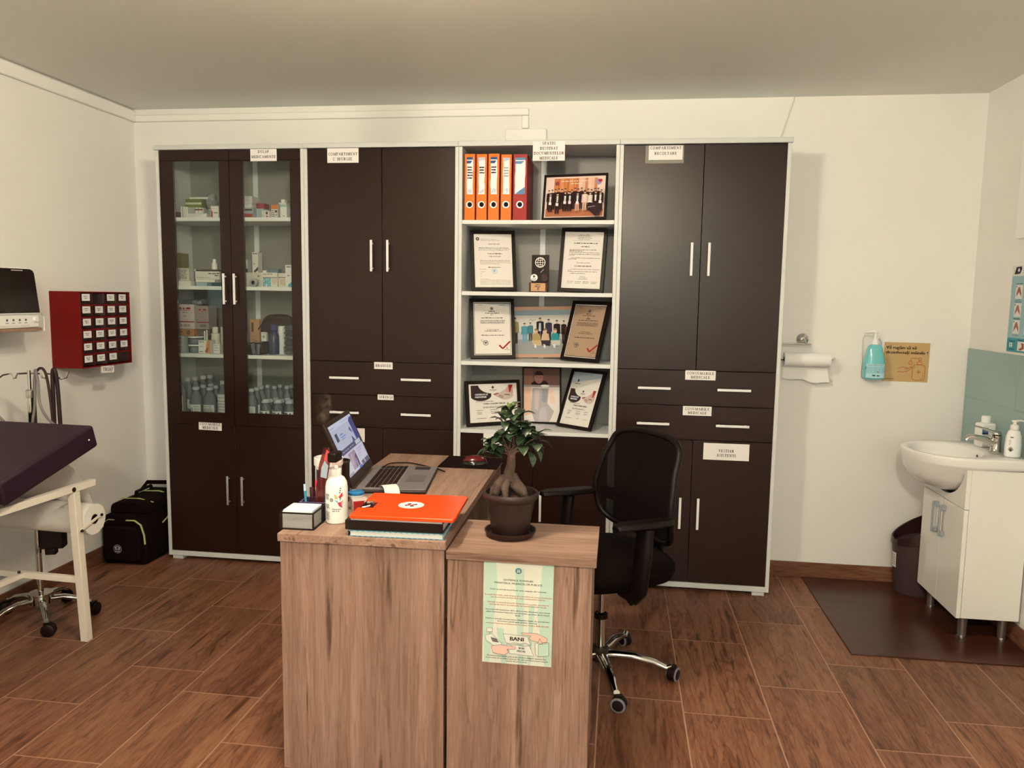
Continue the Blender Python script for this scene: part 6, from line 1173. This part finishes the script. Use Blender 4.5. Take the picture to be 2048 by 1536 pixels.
for x in (.05, VD - .04):
    for y in (.05, VW - .05):
        b = B(P(150, 130, 112)); b.lathe([(.017, .012), (.018, .02), (.019, .1045)], x, y, 0, 18); lg = b.build('leg', METAL, t)
        b = B(P(220, 205, 180)); b.lathe([(.021, .0062), (.021, .011), (.017, .0118)], x, y, 0, 18); b.build('foot', CHROME, lg)
t = thing('washbasin', 'white ceramic washbasin with a round bowl jutting out over its unit', 'sink', (3.925, -.165, .765), 0)
RX, RY, X1, Y0, Y1 = .198, .232, XR - .0105 - 3.925, -.236, .236
def outl_(a):
    c_, s_ = math.cos(a), math.sin(a)
    e = 1 / math.sqrt((c_ / RX) ** 2 + (s_ / RY) ** 2)
    if c_ < -.02: return e
    k = [];
    if c_ > 1e-6: k.append(X1 / c_)
    if s_ > 1e-6: k.append(Y1 / s_)
    if s_ < -1e-6: k.append(Y0 / s_)
    return min(k)
NA = 72; angs = [2 * PI * i / NA for i in range(NA)]; ZT = .0445
def rp(a, q, z): r = outl_(a) * q; return (r * math.cos(a), r * math.sin(a), z)
def inner(a, q, z):
    ax = .162 if math.cos(a) < 0 else .115; r = q / math.sqrt((math.cos(a) / ax) ** 2 + (math.sin(a) / .178) ** 2); return (r * math.cos(a), r * math.sin(a), z)
def under(a, q):
    ax = RX * .99 if math.cos(a) < 0 else .17; r = q / math.sqrt((math.cos(a) / ax) ** 2 + (math.sin(a) / .188) ** 2); r = min(r, outl_(a) * .995)
    return (r * math.cos(a), r * math.sin(a), -.004 - .135 * math.sqrt(max(0, 1 - q * q)) if q < 1 else 0.001)
rings = [[inner(a, .03, -.075) for a in angs], [inner(a, .35, -.073) for a in angs], [inner(a, .62, -.062) for a in angs], [inner(a, .82, -.03) for a in angs], [inner(a, .94, .015) for a in angs], [inner(a, 1.0, .036) for a in angs], [inner(a, 1.06, .0425) for a in angs],
         [rp(a, .975, ZT) for a in angs], [rp(a, .995, ZT - .003) for a in angs], [rp(a, 1.0, ZT - .010) for a in angs], [rp(a, .99, .010) for a in angs], [rp(a, .975, .001) for a in angs]] + [[under(a, q) for a in angs] for q in (.97, .9, .78, .6, .4, .2, .03)]
b = B(P(236, 220, 192)); b.loft(rings); b.build('basin', vc('glazed_ceramic', .08, coat=.3), t, sharp=60)
b = B((.05, .03, .025)); b.lathe([(.006, -.003), (.006, 0)], .104, -.03, .022, 12, axis='x'); b.lathe([(.005, -.003), (.005, 0)], .108, -.06, .022, 12, axis='x'); b.build('overflow', SATIN, t)
b = B(CH); b.lathe([(.02, -.0745), (.018, -.0715), (.004, -.071)], 0, 0, 0, 20); b.build('drain', CHROME, t)
t = thing('faucet', 'chrome single lever tap on the washbasin', 'tap', (4.088, -.225, .8095), 0)
b = B(CH); b.lathe([(.026, .0005), (.027, .006), (.022, .012), (.021, .06), (.023, .066), (.022, .078), (.016, .082)], seg=28); b.build('body', CHROME, t)
b = B(CH); b.tube([(-.01, 0, .04), (-.05, .0, .06), (-.09, 0, .068), (-.118, 0, .066), (-.124, 0, .052)], [.017, .0145, .0125, .012, .011], 14); b.build('spout', CHROME, t, sharp=70)
b = B(CH); b.tube([(.012, 0, .088), (-.02, 0, .095), (-.07, 0, .112), (-.1, 0, .118)], [.017, .014, .008, .006], 12, flat=.5); b.lathe([(.02, .0825), (.021, .088), (.012, .097)], seg=20); b.build('lever', CHROME, t, sharp=60)
t = thing('soap_bottle', 'square white bottle with a blue label standing behind the tap', 'bottle', (4.105, -.075, .8095), .25)
b = B(P(232, 218, 188)); b.box(-.036, -.026, .0005, .036, .026, .112); b.build('body', SATIN, t, bev=.010, seg=3); b = B(P(236, 222, 194)); b.lathe([(.018, .1125), (.018, .142), (.016, .144)], seg=24); b.build('cap', SATIN, t)
a = Art(-.0268); a.rect(-.034, .062, -.004, .088, P(84, 110, 124)); a.layer(); a.pg([(-.034, .064), (-.026, .074), (-.018, .068), (-.01, .076), (-.004, .066), (-.004, .062), (-.034, .062)], P(44, 56, 66)); a.rect(-.018, .090, -.006, .092, P(80, 74, 70)); a.words(.006, .03, .05, .006, P(120, 110, 98)); a.words(-.02, .0, .026, .006, P(90, 80, 74)); a.build('label', PRINT, t, smooth=False)
t = thing('soap_pump', 'white liquid soap pump bottle with an aloe leaf picture beside the tap', 'bottle', (4.122, -.300, .8095), .1)
b = B(P(236, 222, 194)); b.lathe([(.028, .0005), (.031, .006), (.032, .05), (.029, .09), (.022, .112), (.013, .118)], seg=32, sx=1.05, sy=.8); bd = b.build('body', SATIN, t)
b = B(P(232, 216, 186)); b.lathe([(.016, .1185), (.016, .136), (.011, .140), (.007, .142), (.007, .15), (.012, .152), (.012, .158)], seg=22); b.tube([(0, 0, .155), (.02, -.004, .158), (.048, -.008, .152)], [.008, .006, .005], 10, flat=.6); b.build('pump', SATIN, t, sharp=60)
a = Art(-.0003, .0002); a.words(-.026, -.014, .085, .006, P(110, 100, 90)); 
for k in range(6): a.line([(-.022, .026), (-.022 + .012 * math.cos(.5 + k * .42), .026 + .02 * math.sin(.5 + k * .42))], .0025, P(70, 76, 44))
for k in range(4): a.words(-.03, -.022, .074 - k * .006, .003, P(130, 120, 104))
a.V = [(math.sin(p[0] / .0325) * (.0345 - p[1]), -math.cos(p[0] / .0325) * (.0265 - p[1]), p[2]) for p in a.V]; a.build('label', PRINT, bd, smooth=False)
t = thing('waste_bin', 'dark brown plastic waste bin with a slanted rim behind the washbasin unit', 'bin', (3.955, .190, .0065), 0)
NB = 40; A_ = [2 * PI * i / NB for i in range(NB)]
def bn(a, r, z, sl): return (r * math.cos(a), r * .86 * math.sin(a), z + sl * (math.cos(a) * .075 + .0))
BC = P(66, 46, 40); b = B(BC); b.loft([[bn(a, .100, 0, 0) for a in A_], [bn(a, .104, .01, 0) for a in A_], [bn(a, .122, .27, .35) for a in A_]]); b.build('body', SATIN, t)
b = B(P(44, 22, 20)); b.loft([[bn(a, r, z, sl) for a in A_] for r, z, sl in ((.122, .2705, .35), (.128, .275, .38), (.128, .325, .8), (.126, .345, .95), (.118, .345, .95), (.116, .30, .6), (.114, .274, .36))], False); b.build('rim', GLOSS, t)
q = B(P(206, 192, 164)); n = 6; st_ = lambda u, z, k=.0: ((.1225 + k) * math.cos(-3.0 + u / .115) * (.93 + .07 * z / .27), (.1225 + k) * .86 * math.sin(-3.0 + u / .115) * (.93 + .07 * z / .27), z)
for i in range(n):
    u0, u1 = -.021 + .042 * i / n, -.021 + .042 * (i + 1) / n; q.poly([st_(u0, .13), st_(u1, .13), st_(u1, .205), st_(u0, .205)])
for k in range(5):
    for i in range(4): u0 = -.016 + .008 * i; q.poly([st_(u0, .142 + k * .012, .0006), st_(u0 + .006, .142 + k * .012, .0006), st_(u0 + .006, .146 + k * .012, .0006), st_(u0, .146 + k * .012, .0006)], P(120, 104, 90))
q.build('sticker', PRINT, t, smooth=False)
# paper towel and its holder
t = thing('towel_holder', 'chrome wall holder with a round rosette carrying the paper towel', 'holder', (3.367, YB - .0004, 1.268), 0)
b = B(CH); b.lathe([(.030, -.001), (.030, -.006), (.022, -.012), (.012, -.016), (.010, -.02)], 0, 0, 0, 32, axis='y'); b.build('rosette', CHROME, t)
b = B(CH); b.tube([(0, -.018, 0), (0, -.06, -.002), (0, -.072, -.02)], .007, 12); b.build('arm', CHROME, t, sharp=70)
b = B(CH); b.tube([(-.115, -.072, -.021), (.028, -.072, -.021)], .0045, 12); b.tube([(-.115, -.072, -.021), (-.122, -.072, -.03), (-.122, -.0725, -.095), (-.115, -.0725, -.104), (.135, -.0725, -.098), (.150, -.0745, -.090)], .0045, 10); b.build('rod', CHROME, t, sharp=70)
t = thing('paper_towel', 'white paper towel roll on the chrome wall holder with a loose end hanging down', 'paper towel', (3.378, YB - .073, 1.168), 0); 
b = B(P(236, 221, 194)); b.lathe([(.014, -.112), (.034, -.112), (.035, -.1), (.035, .104), (.034, .112), (.014, .112)], 0, 0, 0, 36, axis='x', cap=False); b.build('roll', MATTE, t)
b = B(P(70, 46, 38)); b.lathe([(.0085, -.111), (.0138, -.111), (.0138, .111), (.0085, .111)], 0, 0, 0, 20, axis='x', cap=False); b.build('core', MATTE, t)
b = B(P(234, 218, 190)); NX = 14; cols_ = []
for i in range(NX + 1):
    u = i / NX; x = -.108 + .216 * u; zb = -.098 - .024 * u - .006 * math.sin(3.5 * u * PI); sp = 0 if u < .9 else (u - .9) * .16
    cols_.append([(x, .0345, .0), (x, .0352, -.03), (x + sp * .4, .034 + .004 * math.sin(6 * u), -.06), (x + sp, .031 + .006 * math.sin(5 * u + 1), zb)])
I = [[b.v(p) for p in c_] for c_ in cols_]
for i in range(NX):
    for k in range(3): b.f([I[i][k], I[i + 1][k], I[i + 1][k + 1], I[i][k + 1]])
b.build('loose_sheet', MATTE, t, sharp=80)
# hand gel on the wall and its notice
t = thing('gel_dispenser', 'wall-hung bottle of turquoise hand gel with a white pump', 'bottle', (3.711, YB - .05, 1.077), 0)
b = B(P(112, 184, 168)); 
def oval(z, rx, ry): return [(rx * math.copysign(abs(math.cos(a)) ** .7, math.cos(a)), ry * math.copysign(abs(math.sin(a)) ** .7, math.sin(a)), z) for a in [2 * PI * i / 36 for i in range(36)]]
b.loft([oval(0, .046, .03), oval(.006, .051, .034), oval(.06, .052, .035), (oval(.10, .048, .034)), oval(.15, .036, .028), oval(.168, .03, .024), oval(.174, .02, .018)]); bd = b.build('body', vc('gel_plastic', .12, coat=.3), t, sharp=60)
b = B(P(236, 222, 196)); b.lathe([(.016, .1745), (.016, .186), (.010, .200), (.007, .202), (.006, .23), (.010, .232), (.010, .242)], seg=22); b.tube([(.006, 0, .237), (-.03, -.004, .239), (-.055, -.006, .234)], [.007, .006, .004], 10); b.build('pump', SATIN, t, sharp=60)
b = B(P(224, 210, 184)); b.tube([(-.046, .046, .0), (-.046, .046, .20), (-.046, .02, .222), (-.012, .0, .222)], .003, 8); b.tube([(.046, .046, .0), (.046, .046, .18), (.03, .03, .2), (.012, .0, .205)], .003, 8); b.build('wire_bracket', SATIN, t, sharp=70)
a = Art(-.0355)
for k in range(14): a.rect(-.044 + k * .00629, .008, -.044 + (k + 1) * .00629, .078, P(176, 206, 190))
a.layer()
for k in range(14): a.rect(-.044 + k * .00629, .03, -.044 + (k + 1) * .00629, .066, P(150, 190, 180))
a.layer(); a.pg([(-.047, .066), (-.03, .064), (-.004, .05), (.016, .036), (.014, .032), (-.01, .038), (-.03, .046), (-.047, .052)], P(150, 90, 76)); a.pg([(-.047, .06), (-.03, .055), (-.02, .046), (-.047, .05)], P(70, 36, 34)); a.text('PENTRU IGIENA MÂINILOR', 0, .070, .0065, P(60, 90, 84), 'CENTER', .075, .0001); a.words(.016, .044, .048, .008, INK); a.words(.016, .044, .038, .008, INK); a.words(-.016, .02, .016, .01, P(50, 90, 84)); a.V = [(max(-.046, min(.046, p[0])), -(.0352 * (1 - (min(.046, abs(p[0])) / .0522) ** 2.857) ** .35) + (p[1] + .0355) - .0003, p[2]) for p in a.V]; a.build('label', PRINT, bd, smooth=False)
t = thing('hand_sign', 'yellow brown paper notice asking to disinfect hands, taped beside the gel bottle', 'sign', (3.8795, YB - .0004, 1.062), 0); t.rotation_euler = (0, .01, 0)
m, n, l, pb = newmat('laminated_kraft'); tc = n.new('ShaderNodeTexCoord'); nz = n.new('ShaderNodeTexNoise'); nz.inputs['Scale'].default_value = 55; nz.inputs['Detail'].default_value = 3; nz.inputs['Distortion'].default_value = 1.5
l.new(tc.outputs['Object'], nz.inputs[0]); bp_ = n.new('ShaderNodeBump'); bp_.inputs['Strength'].default_value = .7; bp_.inputs['Distance'].default_value = .008; l.new(nz.outputs['Fac'], bp_.inputs['Height']); l.new(bp_.outputs[0], pb.inputs['Normal']); pb.inputs['Roughness'].default_value = .25; pb.inputs['Base Color'].default_value = (*P(196, 154, 92), 1)
b = B(); b.box(-.110, -.001, 0, .110, 0, .200); b.build('sheet', m, t, smooth=False)
a = Art(-.0012); a.text('Vă rugăm să vă', -.1, .166, .022, P(44, 24, 18), 'LEFT', .145, .0009); a.text('dezinfectați mâinile !', -.1, .142, .022, P(44, 24, 18), 'LEFT', .2, .0009); a.rect(-.1, .011, -.052, .014, P(110, 76, 44))
OC = P(170, 84, 36); T_ = .0028
rr = lambda x0, z0, x1, z1, r: arc(x1 - r, z1 - r, r, r, 0, 90, 4) + arc(x0 + r, z1 - r, r, r, 90, 180, 4) + arc(x0 + r, z0 + r, r, r, 180, 270, 4) + arc(x1 - r, z0 + r, r, r, 270, 360, 4) + [(x1, z1 - r)]
a.line(rr(.034, .010, .094, .088, .014), T_, OC); a.line(rr(.054, .090, .076, .104, .003), T_, OC); a.line([(.062, .104), (.062, .112), (.07, .112), (.07, .104)], T_, OC); a.line(rr(.06, .112, .073, .124, .003), T_, OC); a.line([(.06, .122), (.026, .122), (.022, .118)], T_, OC)
a.line([(.022, .112), (.014, .098), (.016, .09), (.022, .087), (.028, .09), (.03, .098), (.022, .112)], T_, OC); a.line([(.064, .042), (.064, .062)], T_ * 1.3, OC); a.line([(.054, .052), (.074, .052)], T_ * 1.3, OC); a.line([(.086, .05), (.086, .024), (.08, .018), (.07, .018)], T_ * .7, OC); a.line([(.042, .07), (.042, .078), (.048, .08)], T_ * .7, OC)
a.line([(-.038, .068), (-.02, .074), (-.002, .074), (.012, .07), (.03, .078), (.032, .074), (.012, .056), (-.012, .05), (-.038, .052)], T_, OC); a.line([(-.006, .067), (.014, .066)], T_, OC); a.build('print', PRINT, t, smooth=False)
# right wall: hand washing poster and a white board above it
t = thing('poster', 'teal hand washing instruction poster above the sage wall tiles', 'poster', (XR - .0006, -.056, 1.2475), -PI / 2)
b = B(P(216, 204, 176)); b.box(0, -.001, 0, .55, 0, .386); b.build('sheet', PRINT, t)
a = Art(-.0013); TB = P(150, 172, 158); a.rect(.004, .004, .546, .066, P(70, 140, 132)); a.rect(.004, .066, .546, .34, TB); a.layer()
a.pg([(.02, .348), (.07, .35), (.085, .37), (.08, .382), (.035, .38)], P(50, 46, 46)); a.layer(); a.disc(.058, .366, .008, P(220, 210, 186)); [a.words(.1, .5, .351 + k * .009, .007, P(70, 64, 60)) for k in range(4)]
for r_, z in enumerate((.27, .19, .115)):
    for k in range(5): x = .045 + k * .1; a.rect(x, z - .03, x + .06, z + .03, P(216, 206, 180)); a.words(x, x + .06, z + .034, .005, P(70, 80, 76)); a.words(x, x + .05, z - .038, .004, P(90, 100, 96))
a.layer(); rg = random.Random(8)
for r_, z in enumerate((.27, .19, .115)):
    for k in range(5):
        x = .045 + k * .1; c_ = rg.choice((P(150, 84, 56), P(120, 70, 60), P(160, 100, 72))); a.pg([(x + .008, z - .022), (x + .03, z + .0), (x + .052, z - .022), (x + .05, z - .005), (x + .036, z + .022), (x + .022, z + .02), (x + .01, z - .004)], c_); a.rect(x + .004, z + .02, x + .01, z + .027, P(50, 46, 44))
for k in range(3):
    x = .1 + k * .14; a.rect(x, .012, x + .07, .052, P(220, 210, 186)); a.layer(); a.pg([(x + .01, .016), (x + .04, .03), (x + .03, .048), (x + .055, .044), (x + .058, .022), (x + .03, .014)], P(150, 84, 56)); a.words(x, x + .07, .056, .005, P(30, 70, 66))
a.rect(.03, .026, .056, .044, P(220, 210, 186)); a.layer(); a.rect(.04, .03, .046, .04, P(50, 46, 44)); a.words(.03, .08, .05, .005, P(30, 70, 66)); a.words(.03, .075, .014, .005, P(30, 70, 66)); a.build('print', PRINT, t, smooth=False)
t = thing('wall_board', 'plain white board with rounded corners high on the wall over the washbasin', 'board', (XR - .0006, -.078, 1.75), -PI / 2); b = B(P(236, 221, 194)); b.prism(rr(0, 0, .7, .52, .03)[:-1], lambda u, v, d: (u, d, v), -.014, 0); b.build('panel', SATIN, t, bev=.003)
